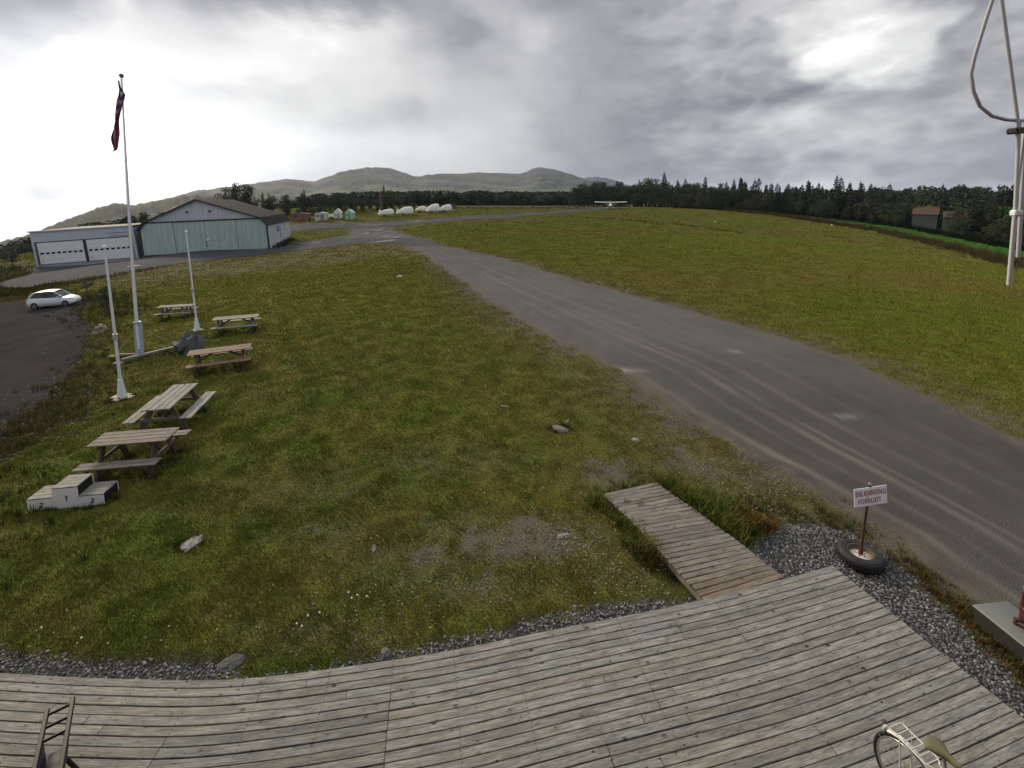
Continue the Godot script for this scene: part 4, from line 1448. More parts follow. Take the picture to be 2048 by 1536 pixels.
func make_annex() -> void:
	var t := thing("garage_annex", "low blue-grey garage wing with two white sectional doors beside the hangar", "garage", V(-64.0, -3.62, 79.0), 18.0)
	t.rotation.z = deg_to_rad(3.3)
	var clad := mat("annex cladding", Color(0.42, 0.47, 0.55), 0.6)
	var white := mat("garage door white", Color(0.66, 0.69, 0.71), 0.5)
	var dark := mat("dark trim", Color.WHITE)
	var W := 13.9
	var Ht := 5.35
	var D := 15.0
	var spans := [[-13.35, -7.1], [-6.85, -0.45]]
	# upright cladding boards above and between the doors
	var x := -W
	while x < -0.02:
		var y0 := -0.9
		for s in spans:
			if x + 0.15 > s[0] - 0.12 and x + 0.15 < s[1] + 0.12:
				y0 = 3.62
		var m := MB.new()
		var g := rng.randf_range(0.95, 1.05)
		m.col = Color(g, g, g)
		m.bx(x + 0.145, (y0 + Ht) * 0.5, -0.04, 0.285, Ht - y0, 0.06, 0.006)
		obj("cladding_board", m, clad, t)
		x += 0.29
	var back := MB.new()
	back.bx(-W * 0.5, 2.05, -0.16, W, Ht + 0.85, 0.14)
	back.bx(-W * 0.5, 2.05, -D, W, Ht + 0.85, 0.14)
	back.bx(-0.07, 2.05, -D * 0.5, 0.14, Ht + 0.85, D - 0.5)
	back.bx(-W + 0.07, 2.05, -D * 0.5, 0.14, Ht + 0.85, D - 0.5)
	obj("wall", back, mat("annex wall", Color(0.27, 0.30, 0.35), 0.7), t)
	var rf := MB.new()
	rf.bx(-W * 0.5, Ht + 0.05, -D * 0.5, W + 0.3, 0.10, D + 0.4, 0.02)
	obj("roof", rf, mat("roof felt", Color(0.06, 0.058, 0.06), 0.8), t)
	var ev := MB.new()
	ev.bx(-W * 0.5, Ht + 0.02, 0.16, W + 0.36, 0.20, 0.10, 0.02)
	obj("eaves_gutter", ev, mat("gutter pale", Color(0.42, 0.46, 0.53), 0.5), t)
	for s in spans:
		var door := Node3D.new()
		door.name = "garage_door"
		t.add_child(door, true)
		var w: float = s[1] - s[0]
		for k in 5:
			var m := MB.new()
			m.bx((s[0] + s[1]) * 0.5, 0.36 + k * 0.70, 0.0, w - 0.16, 0.685, 0.05, 0.012)
			obj("door_section", m, white, door)
		for k in 8:
			var px: float = s[0] + 0.55 + (w - 1.1) * k / 7.0
			var m := MB.new()
			m.bx(px, 1.76, 0.032, 0.52, 0.34, 0.02, 0.01)
			obj("window_frame", m, mat("window rim", Color(0.30, 0.31, 0.32), 0.5), door)
			var gl := MB.new()
			gl.bx(px, 1.76, 0.042, 0.44, 0.26, 0.012)
			obj("pane", gl, mat("car glass", Color.WHITE), door)
		var jb := MB.new()
		jb.bx(s[0] - 0.01, 1.78, 0.03, 0.14, 3.62, 0.12)
		jb.bx(s[1] + 0.01, 1.78, 0.03, 0.14, 3.62, 0.12)
		jb.bx((s[0] + s[1]) * 0.5, 3.60, 0.03, w + 0.1, 0.10, 0.12)
		obj("door_frame", jb, dark, door)
		var hd := MB.new()
		hd.bx(s[0] + 0.5, 0.55, 0.05, 0.16, 0.12, 0.06)
		obj("handle", hd, dark, door)
	var sg := MB.new()
	for k in [[-2.2, 4.36, 3.4, 0.06], [-2.0, 3.86, 3.0, 0.05], [-0.55, 4.1, 0.06, 0.5]]:
		sg.bx(k[0], k[1], 0.01, k[2], k[3], 0.05)
	obj("trim_strip", sg, dark, t)
	var rp := MB.new()
	rp.tube([Vector3(-0.35, 4.95, 0.06), Vector3(-0.35, -0.4, 0.06)], [0.05], 8)
	obj("downpipe", rp, mat("gutter pale", Color.WHITE), t)

# the house that the camera hangs on: behind the lens, it takes sky light from the near deck
func make_clubhouse() -> void:
	var t := thing("clubhouse", "dark red timber clubhouse standing behind the deck, out of the picture", "building", V(-2.0, 0.0, -0.7))
	var red := mat("falu red", Color(0.11, 0.028, 0.022), 0.8)
	var wl := MB.new()
	wl.bx(0, 3.4, 4.2, 21.0, 6.8, 7.9)
	obj("wall", wl, red, t)
	for k in 42:
		var m := MB.new()
		var g := rng.randf_range(0.9, 1.1)
		m.col = Color(g, g, g)
		m.bx(-10.25 + k * 0.5, 3.4, 0.22, 0.46, 6.8, 0.03, 0.004)
		obj("cladding_board", m, red, t)
	var rf := MB.new()
	slab(rf, Vector2(-0.75, 7.25), Vector2(4.3, 9.6), -10.9, 10.9, 0.14)
	slab(rf, Vector2(4.3, 9.6), Vector2(9.2, 7.25), -10.9, 10.9, 0.14)
	obj("roof", rf, mat("roof felt", Color(0.06, 0.058, 0.06), 0.8), t, Transform3D(Basis(Vector3.UP, -PI * 0.5), Vector3.ZERO))

# ------------------------------------------------------------------ airfield things in the distance
func loft(m: MB, S: Array, sides := 14, power := 1.0) -> void:   # sections: x, centre y, half height, half width
	var rows := []
	for s in S:
		var line := PackedVector3Array()
		for k in sides + 1:
			var a := TAU * (k % sides) / sides
			var cy := sin(a)
			var cz := cos(a)
			line.append(Vector3(s[0], s[1] + s[2] * signf(cy) * pow(absf(cy), power), s[3] * signf(cz) * pow(absf(cz), power)))
		rows.append(line)
	m.grid(rows, [], true)
	for e in [0, rows.size() - 1]:
		var mid := Vector3(S[e][0], S[e][1], 0)
		for k in sides:
			if e == 0:
				m.tri(mid, rows[e][k], rows[e][k + 1])
			else:
				m.tri(mid, rows[e][k + 1], rows[e][k])

func make_plane() -> void:
	var white := mat("plane white", Color(0.78, 0.78, 0.77), 0.3)
	var black := mat("car trim", Color.WHITE)
	var t := thing("light_aircraft", "white high-wing light aircraft standing at the edge of the runway", "aircraft", G(34.4, 164.0), -100.0)
	var b := MB.new()
	loft(b, [[2.3, 1.25, 0.12, 0.14], [2.1, 1.25, 0.38, 0.42], [1.2, 1.32, 0.46, 0.52], [0.7, 1.55, 0.70, 0.55], [-0.6, 1.6, 0.66, 0.55], [-1.6, 1.5, 0.42, 0.40], [-4.2, 1.55, 0.18, 0.12], [-4.9, 1.6, 0.12, 0.05]], 16, 0.7)
	obj("fuselage", b, white, t)
	var w := MB.new()
	for sd in [-1.0, 1.0]:
		var rows := []
		for i in 5:
			var k := i / 4.0
			var z: float = sd * 5.5 * k
			var ch := lerpf(1.62, 1.62, k) if k < 0.5 else lerpf(1.62, 1.15, (k - 0.5) * 2.0)
			var y := 2.24 + 0.16 * k
			var line := PackedVector3Array()
			for p in [[0.5, 0.0], [0.42, 0.07], [0.2, 0.12], [-0.2, 0.08], [-0.5, 0.0], [-0.2, -0.05], [0.2, -0.06], [0.42, -0.04], [0.5, 0.0]]:
				line.append(Vector3(0.15 + p[0] * ch, y + p[1] * 1.7, z))
			rows.append(line)
		w.grid(rows, [], true)
		for i in range(1, 7):
			w.tri(rows[4][0], rows[4][i], rows[4][i + 1])
	obj("wing", w, white, t)
	for sd in [-1.0, 1.0]:
		var s := MB.new()
		s.tube([Vector3(0.3, 1.0, sd * 0.5), Vector3(0.2, 2.28, sd * 2.6)], [0.05], 6)
		obj("wing_strut", s, white, t)
		var g := MB.new()
		g.tube([Vector3(-0.1, 0.95, sd * 0.45), Vector3(-0.1, 0.36, sd * 1.1)], [0.05], 6)
		obj("gear_leg", g, white, t)
		var wh := MB.new()
		wh.lathe([[0.0, -0.08], [0.18, -0.08], [0.22, 0.0], [0.18, 0.08], [0.0, 0.08]], 14, Transform3D(Basis(Vector3.RIGHT, PI * 0.5), Vector3(-0.1, 0.23, sd * 1.18)))
		obj("wheel", wh, black, t)
		var sp := MB.new()
		loft(sp, [[0.35, 0.36, 0.05, 0.05], [0.1, 0.36, 0.2, 0.13], [-0.3, 0.36, 0.16, 0.12], [-0.55, 0.36, 0.03, 0.03]], 10)
		var so := obj("wheel_spat", sp, white, t)
		so.position = Vector3(-0.1, 0.02, sd * 1.18)
		var hs := MB.new()
		hs.bx(-4.55, 1.62, sd * 0.85, 0.8, 0.07, 1.6, 0.03)
		obj("tailplane", hs, white, t)
	var nw := MB.new()
	nw.lathe([[0.0, -0.07], [0.16, -0.07], [0.19, 0.0], [0.16, 0.07], [0.0, 0.07]], 14, Transform3D(Basis(Vector3.RIGHT, PI * 0.5), Vector3(1.7, 0.19, 0)))
	nw.tube([Vector3(1.7, 0.2, 0.0), Vector3(1.6, 1.0, 0.0)], [0.04], 6)
	obj("nose_wheel", nw, black, t)
	var fn := MB.new()
	prism(fn, [[-3.9, 1.65], [-5.0, 1.62], [-5.25, 3.0], [-4.75, 3.0]], -0.04, 0.04)
	obj("tail_fin", fn, white, t)
	var ws := MB.new()
	loft(ws, [[1.22, 1.55, 0.16, 0.46], [0.72, 1.95, 0.30, 0.53], [0.0, 1.95, 0.28, 0.56], [-0.8, 1.9, 0.2, 0.5]], 14, 0.7)
	obj("windscreen", ws, mat("car glass", Color.WHITE), t)
	var pr := MB.new()
	for sd in [-1.0, 1.0]:
		pr.bar(Vector3(2.36, 1.25, 0), Vector3(2.36, 1.25 + sd * 0.85, sd * 0.3), 0.12, 0.03, 0.01)
	obj("propeller", pr, black, t)

func trailer(label: String, x: float, d: float, yaw: float, len: float, hh: float, fin: bool, tint: Color) -> void:
	var t := thing("glider_trailer", label, "trailer", G(x, d), yaw, "glider trailers parked beside the runway")
	var m := MB.new()
	m.col = tint
	loft(m, [[-len * 0.5, 0.75, 0.22, 0.25], [-len * 0.46, 0.78, 0.38, 0.42], [-len * 0.1, 0.45 + hh * 0.42, hh * 0.42, 0.62], [len * 0.28, 0.45 + hh * 0.5, hh * 0.5, 0.75], [len * 0.44, 0.45 + hh * 0.48, hh * 0.46, 0.72], [len * 0.5, 0.45 + hh * 0.4, hh * 0.25, 0.45]], 16, 0.6)
	obj("shell", m, mat("trailer white", Color(0.78, 0.80, 0.77), 0.3), t)
	if fin:
		var f := MB.new()
		f.col = tint
		loft(f, [[-len * 0.46, 1.2, 0.35, 0.14], [-len * 0.42, 1.5, 0.55, 0.22], [-len * 0.34, 1.45, 0.5, 0.22], [-len * 0.28, 1.2, 0.3, 0.14]], 10, 0.7)
		obj("fin_box", f, mat("trailer white", Color.WHITE), t)
	var dr := MB.new()
	dr.bar(Vector3(len * 0.45, 0.45, 0), Vector3(len * 0.5 + 1.2, 0.42, 0), 0.08, 0.08)
	obj("drawbar", dr, mat("car trim", Color.WHITE), t)
	for sd in [-1, 1]:
		var w := MB.new()
		w.lathe([[0.0, -0.09], [0.25, -0.09], [0.30, 0.0], [0.25, 0.09], [0.0, 0.09]], 14, Transform3D(Basis(Vector3.RIGHT, PI * 0.5), Vector3(-len * 0.12, 0.30, sd * 0.66)))
		obj("wheel", w, mat("rubber", Color.WHITE), t)

func hut(called: String, label: String, category: String, x: float, d: float, yaw: float, s: Vector3, wall: Color, roofc: Color, pitch: float, door: Color) -> Node3D:
	var t := thing(called, label, category, G(x, d), yaw)
	var m := MB.new()
	m.col = wall
	prism(m, [[-s.x * 0.5, -0.3], [s.x * 0.5, -0.3], [s.x * 0.5, s.y], [0, s.y + pitch], [-s.x * 0.5, s.y]], -s.z * 0.5, s.z * 0.5)
	obj("wall", m, mat("hut paint", Color.WHITE, 0.7), t)
	var r := MB.new()
	r.col = roofc
	slab(r, Vector2(-s.x * 0.56, s.y - 0.10), Vector2(0.0, s.y + pitch + 0.01), -s.z * 0.54, s.z * 0.54, 0.09)
	slab(r, Vector2(0.0, s.y + pitch + 0.01), Vector2(s.x * 0.56, s.y - 0.10), -s.z * 0.54, s.z * 0.54, 0.09)
	obj("roof", r, mat("hut paint", Color.WHITE), t)
	var dd := MB.new()
	dd.col = door
	dd.bx(s.x * 0.12, s.y * 0.42, s.z * 0.5 + 0.02, s.x * 0.3, s.y * 0.8, 0.05, 0.01)
	obj("door", dd, mat("hut paint", Color.WHITE), t)
	var wn := MB.new()
	wn.col = Color(0.02, 0.025, 0.03)
	wn.bx(-s.x * 0.25, s.y * 0.6, s.z * 0.5 + 0.02, s.x * 0.2, s.y * 0.25, 0.04, 0.01)
	obj("window", wn, mat("hut paint", Color.WHITE), t)
	return t

func make_far_things() -> void:
	make_plane()
	var W := Color.WHITE
	trailer("white finned glider trailer, first of the row from the huts", -38.4, 142.5, 12, 4.6, 1.9, true, W)
	trailer("white finned glider trailer, second of the row from the huts", -32.9, 143.5, 20, 5.2, 2.3, true, W)
	trailer("small pinkish white glider trailer standing behind the row", -29.3, 150.0, -12, 3.4, 1.7, false, Color(1.0, 0.88, 0.80))
	trailer("tallest white glider trailer with two humps in the row", -25.0, 147.5, 28, 4.2, 2.5, true, W)
	trailer("low rounded white glider trailer at the runway end of the row", -21.2, 148.6, 22, 4.2, 2.1, false, Color(0.97, 0.98, 1.0))
	# huts and wagons by the yard
	hut("site_wagon", "cream site wagon with grey front at the edge of the yard", "wagon", -55.6, 136.5, 8, Vector3(3.2, 2.0, 2.2), Color(0.46, 0.45, 0.40), Color(0.52, 0.52, 0.48), 0.25, Color(0.16, 0.18, 0.22))
	hut("white_hut", "tiny white hut with pointed roof between wagon and green hut", "hut", -51.9, 139.7, 4, Vector3(1.9, 1.7, 1.8), Color(0.62, 0.63, 0.66), Color(0.66, 0.66, 0.68), 1.0, Color(0.25, 0.26, 0.30))
	hut("green_hut", "small mint green hut with pointed roof beside the trees", "hut", -47.7, 137.8, -10, Vector3(2.1, 1.9, 1.9), Color(0.28, 0.50, 0.36), Color(0.45, 0.60, 0.48), 0.9, Color(0.10, 0.22, 0.14))
	hut("red_container", "rusty red-brown shed behind the corner of the hangar", "shed", -62.5, 138.5, 10, Vector3(5.0, 2.0, 2.4), Color(0.16, 0.085, 0.065), Color(0.15, 0.12, 0.11), 0.12, Color(0.12, 0.07, 0.055))
	var p := thing("white_trailer_box", "low white box trailer between the cream wagon and white hut", "trailer", G(-53.6, 138.8), 6)
	var m := MB.new()
	m.bx(0, 0.85, 0, 1.6, 1.0, 1.2, 0.08)
	obj("box", m, mat("trailer white", Color.WHITE), p)
	for sd in [-1, 1]:
		var w := MB.new()
		w.lathe([[0.0, -0.08], [0.25, -0.08], [0.29, 0.0], [0.25, 0.08], [0.0, 0.08]], 12, Transform3D(Basis(Vector3.RIGHT, PI * 0.5), Vector3(0, 0.29, sd * 0.64)))
		obj("wheel", w, mat("rubber", Color.WHITE), p)
	make_person()
	# reddish lattice mast
	var t := thing("radio_mast", "slender reddish lattice mast among the trees behind the trailers", "mast", G(-42.5, 152.0))
	var ml := MB.new()
	for k in 3:
		var a := TAU * k / 3.0
		ml.tube([Vector3(cos(a) * 0.3, 0, sin(a) * 0.3), Vector3(cos(a) * 0.18, 7.2, sin(a) * 0.18)], [0.045], 5)
	for i in 12:
		var y := i * 0.6
		for k in 3:
			var a := TAU * k / 3.0
			var b := TAU * (k + 1) / 3.0
			ml.tube([Vector3(cos(a) * 0.28, y, sin(a) * 0.28), Vector3(cos(b) * 0.27, y + 0.6, sin(b) * 0.27)], [0.025], 4, false)
	obj("lattice", ml, mat("mast red", Color(0.17, 0.10, 0.085), 0.7), t)
	# two cabins in the wood on the right
	hut("forest_cabin", "pale green cabin with red roof in the trees, the one with the taller roof", "cabin", 102.2, 115.5, 24, Vector3(4.2, 3.6, 4.6), Color(0.10, 0.115, 0.095), Color(0.075, 0.038, 0.031), 1.5, Color(0.06, 0.06, 0.05)).rotation.y = deg_to_rad(46)
	hut("forest_cabin", "pale green cabin with red roof in the trees, the lower one nearer the aerial", "cabin", 105.6, 111.5, 24, Vector3(4.0, 3.4, 4.0), Color(0.11, 0.125, 0.105), Color(0.08, 0.040, 0.032), 1.3, Color(0.06, 0.06, 0.05)).rotation.y = deg_to_rad(50)
	var k := 0
	for q in [[54.0, 124.2, "white runway marker standing halfway up the right field"], [83.0, 121.0, "white runway marker by the weed line of the right field"]]:
		var o := thing("field_marker", q[2], "marker", G(q[0], q[1]))
		var mk := MB.new()
		mk.lathe([[0.20, 0.0], [0.18, 0.03], [0.03, 0.38], [0.0, 0.40]], 12)
		obj("cone", mk, mat("trailer white", Color.WHITE), o)
		k += 1

func make_person() -> void:
	# one continuous surface: smooth union of tapered capsules, meshed by surface nets
	var J := [
		[Vector3(0, 0.92, 0), 0.135, Vector3(0, 1.38, 0), 0.155, 0], [Vector3(-0.17, 1.42, 0), 0.07, Vector3(0.17, 1.42, 0), 0.07, 0], [Vector3(0, 1.42, 0), 0.055, Vector3(0, 1.56, 0.01), 0.055, 2], [Vector3(0, 1.64, 0.01), 0.098, Vector3(0, 1.70, 0.0), 0.10, 2],
		[Vector3(-0.20, 1.41, 0), 0.06, Vector3(-0.25, 1.12, -0.02), 0.045, 0], [Vector3(-0.25, 1.12, -0.02), 0.045, Vector3(-0.22, 0.86, 0.06), 0.034, 0], [Vector3(0.20, 1.41, 0), 0.06, Vector3(0.26, 1.12, -0.01), 0.045, 0], [Vector3(0.26, 1.12, -0.01), 0.045, Vector3(0.23, 0.87, 0.08), 0.034, 0],
		[Vector3(-0.22, 0.85, 0.06), 0.036, Vector3(-0.22, 0.77, 0.08), 0.03, 2], [Vector3(0.23, 0.86, 0.08), 0.036, Vector3(0.23, 0.78, 0.10), 0.03, 2],
		[Vector3(-0.09, 0.92, 0), 0.10, Vector3(-0.11, 0.50, 0.02), 0.062, 1], [Vector3(-0.11, 0.50, 0.02), 0.062, Vector3(-0.12, 0.08, -0.02), 0.045, 1], [Vector3(0.09, 0.92, 0), 0.10, Vector3(0.12, 0.50, 0.04), 0.062, 1], [Vector3(0.12, 0.50, 0.04), 0.062, Vector3(0.14, 0.08, 0.0), 0.045, 1],
		[Vector3(-0.12, 0.045, -0.03), 0.045, Vector3(-0.13, 0.035, 0.16), 0.036, 3], [Vector3(0.14, 0.045, -0.01), 0.045, Vector3(0.16, 0.035, 0.17), 0.036, 3]]
	var tints := [Color(0.030, 0.010, 0.012), Color(0.012, 0.013, 0.018), Color(0.22, 0.13, 0.09), Color(0.01, 0.01, 0.01)]
	var cell := 0.026
	var lo := Vector3(-0.36, -0.04, -0.22)
	var nx := 28
	var ny := 72
	var nz := 18
	var val := PackedFloat32Array()
	val.resize(nx * ny * nz)
	for i in nx:
		for j in ny:
			for k in nz:
				var p := lo + Vector3(i, j, k) * cell
				var sum := 0.0
				for b in J:
					var a: Vector3 = b[0]
					var ab: Vector3 = b[2] - a
					var t := clampf((p - a).dot(ab) / ab.length_squared(), 0.0, 1.0)
					var dist: float = (p - a - ab * t).length() - lerpf(b[1], b[3], t)
					if dist < 0.2:
						sum += exp(-dist * 45.0)
				val[(i * ny + j) * nz + k] = -log(maxf(sum, 1e-9)) / 45.0
	var at := func(i: int, j: int, k: int) -> float:
		return val[(i * ny + j) * nz + k]
	var verts := {}
	for i in nx - 1:
		for j in ny - 1:
			for k in nz - 1:
				var acc := Vector3.ZERO
				var cnt := 0
				for e in [[0, 0, 0, 1, 0, 0], [0, 1, 0, 1, 1, 0], [0, 0, 1, 1, 0, 1], [0, 1, 1, 1, 1, 1], [0, 0, 0, 0, 1, 0], [1, 0, 0, 1, 1, 0], [0, 0, 1, 0, 1, 1], [1, 0, 1, 1, 1, 1], [0, 0, 0, 0, 0, 1], [1, 0, 0, 1, 0, 1], [0, 1, 0, 0, 1, 1], [1, 1, 0, 1, 1, 1]]:
					var a: float = at.call(i + e[0], j + e[1], k + e[2])
					var b: float = at.call(i + e[3], j + e[4], k + e[5])
					if (a < 0.0) != (b < 0.0):
						acc += Vector3(i + e[0], j + e[1], k + e[2]).lerp(Vector3(i + e[3], j + e[4], k + e[5]), a / (a - b))
						cnt += 1
				if cnt:
					verts[(i * ny + j) * nz + k] = lo + acc / cnt * cell
	var m := MB.new()
	var face := func(ids: Array, flip: bool) -> void:
		for q in ids:
			if not verts.has(q):
				return
		var pts := []
		for q in ids:
			pts.append(verts[q])
		var mid: Vector3 = (pts[0] + pts[2]) * 0.5
		var best := 9.0
		for b in J:
			var a: Vector3 = b[0]
			var ab: Vector3 = b[2] - a
			var t := clampf((mid - a).dot(ab) / ab.length_squared(), 0.0, 1.0)
			var dist: float = (mid - a - ab * t).length() - lerpf(b[1], b[3], t)
			if dist < best:
				best = dist
				m.col = tints[b[4]]
		if mid.y > 1.69 or (mid.y > 1.62 and mid.z < -0.02):
			m.col = Color(0.03, 0.02, 0.015)
		if flip:
			m.quad(pts[0], pts[3], pts[2], pts[1])
		else:
			m.quad(pts[0], pts[1], pts[2], pts[3])
	var id := func(i: int, j: int, k: int) -> int:
		return (i * ny + j) * nz + k
	for i in range(1, nx - 1):
		for j in range(1, ny - 1):
			for k in range(1, nz - 1):
				var a: float = at.call(i, j, k)
				if (a < 0.0) != (at.call(i + 1, j, k) < 0.0):
					face.call([id.call(i, j - 1, k - 1), id.call(i, j, k - 1), id.call(i, j, k), id.call(i, j - 1, k)], a < 0.0)
				if (a < 0.0) != (at.call(i, j + 1, k) < 0.0):
					face.call([id.call(i - 1, j, k - 1), id.call(i, j, k - 1), id.call(i, j, k), id.call(i - 1, j, k)], a >= 0.0)
				if (a < 0.0) != (at.call(i, j, k + 1) < 0.0):
					face.call([id.call(i - 1, j - 1, k), id.call(i, j - 1, k), id.call(i, j, k), id.call(i - 1, j, k)], a < 0.0)
	var o := obj("person", m, mat("clothes", Color.WHITE, 0.8), self)
	o.position = G(-56.6, 130.5)
	o.rotation.y = 0.5
	tag(o, "person in dark clothes standing on the yard beside the hangar", "person")

# ------------------------------------------------------------------ trees
func spruce(sd: int, wide: float, tint: Color) -> Node3D:
	var r := RandomNumberGenerator.new()
	r.seed = sd
	var t := Node3D.new()
	t.name = numbered("spruce_tree")
	add_child(t)
	var tr := MB.new()
	tr.tube([Vector3(0, -0.05, 0), Vector3(0.004, 0.5, 0), Vector3(0, 0.97, 0)], [0.018, 0.011, 0.002], 6, false)
	obj("trunk", tr, mat("bark", Color(0.05, 0.038, 0.03), 0.9), t)
	var m := MB.new()
	var lv := 20
	for i in lv:
		var k := float(i) / lv
		var y := lerpf(0.06, 0.985, pow(k, 0.92))
		var len := wide * pow(1.0 - k, 0.8) * r.randf_range(0.75, 1.15) + 0.008
		var n := int(lerpf(9, 5, k))
		for b in n:
			var a := TAU * (b + r.randf_range(-0.35, 0.35)) / n + i * 1.3
			var l := len * r.randf_range(0.55, 1.2)
			var dir := Vector3(cos(a), 0, sin(a))
			var sd2 := Vector3(-sin(a), 0, cos(a))
			var droop := r.randf_range(0.25, 0.6)
			var p0 := Vector3(0, y + 0.012, 0)
			var p1 := dir * l * 0.6 + Vector3(0, y - droop * l * 0.25, 0)
			var p2 := dir * l + Vector3(0, y - droop * l * 0.55, 0)
			var w := l * r.randf_range(0.22, 0.36) + 0.006
			var g := r.randf_range(0.6, 1.45)
			m.col = tint * Color(g, g * r.randf_range(0.95, 1.1), g)
			m.tri(p0, p1 + sd2 * w, p1 - sd2 * w)
			m.tri(p1 - sd2 * w, p1 + sd2 * w, p2)
			# hanging twigs under the bough
			for q in 2:
				var e := p0.lerp(p2, r.randf_range(0.4, 0.95)) + sd2 * r.randf_range(-0.6, 0.6) * w
				m.col = tint * g * r.randf_range(0.6, 1.1)
				m.tri(e + dir * 0.016, e - dir * 0.016 , e + Vector3(0, -r.randf_range(0.02, 0.05), 0) + sd2 * 0.006)
	m.col = tint
	m.tri(Vector3(-0.006, 0.95, 0), Vector3(0.006, 0.95, 0), Vector3(0, 1.02, 0))
	m.tri(Vector3(0, 0.95, -0.006), Vector3(0, 0.95, 0.006), Vector3(0, 1.02, 0))
	obj("crown", m, mat("needles", Color.WHITE, 0.9), t)
	return t

func broadleaf(called: String, sd: int, tint: Color, blobs: int, low: float) -> Node3D:
	var r := RandomNumberGenerator.new()
	r.seed = sd
	var t := Node3D.new()
	t.name = numbered(called)
	add_child(t)
	var tr := MB.new()
	tr.tube([Vector3(0, -0.05, 0), Vector3(0.01, 0.3, 0.01), Vector3(0.0, 0.75, 0)], [0.022, 0.015, 0.004], 6, false)
	var m := MB.new()
	for b in blobs:
		var a := r.randf() * TAU
		var y := r.randf_range(low, 0.86)
		var rad := sqrt(r.randf()) * 0.26 * sin(PI * clampf((y - low) / (1.0 - low) * 0.8 + 0.2, 0.0, 1.0))
		var c := Vector3(cos(a) * rad, y, sin(a) * rad)
		tr.tube([Vector3(0, y * 0.55, 0), c], [0.007, 0.002], 4, false)
		var br := r.randf_range(0.09, 0.16)
		var tone := r.randf_range(0.65, 1.35)
		for q in 46:
			var d := Vector3(r.randfn(), r.randfn() * 0.8, r.randfn()).normalized() * br * pow(r.randf(), 0.4)
			var s := r.randf_range(0.014, 0.028)
			var ax := Vector3(r.randfn(), r.randfn(), r.randfn()).normalized()
			var bx2 := ax.cross(Vector3(r.randfn(), r.randfn(), r.randfn()).normalized()).normalized()
			var g := tone * r.randf_range(0.75, 1.25)
			m.col = tint * Color(g * r.randf_range(0.9, 1.15), g, g)
			m.tri(c + d + ax * s, c + d - ax * s * 0.6 + bx2 * s * 0.8, c + d - ax * s * 0.6 - bx2 * s * 0.8)
	obj("trunk", tr, mat("bark", Color.WHITE), t)
	obj("crown", m, mat("needles", Color.WHITE), t)
	return t

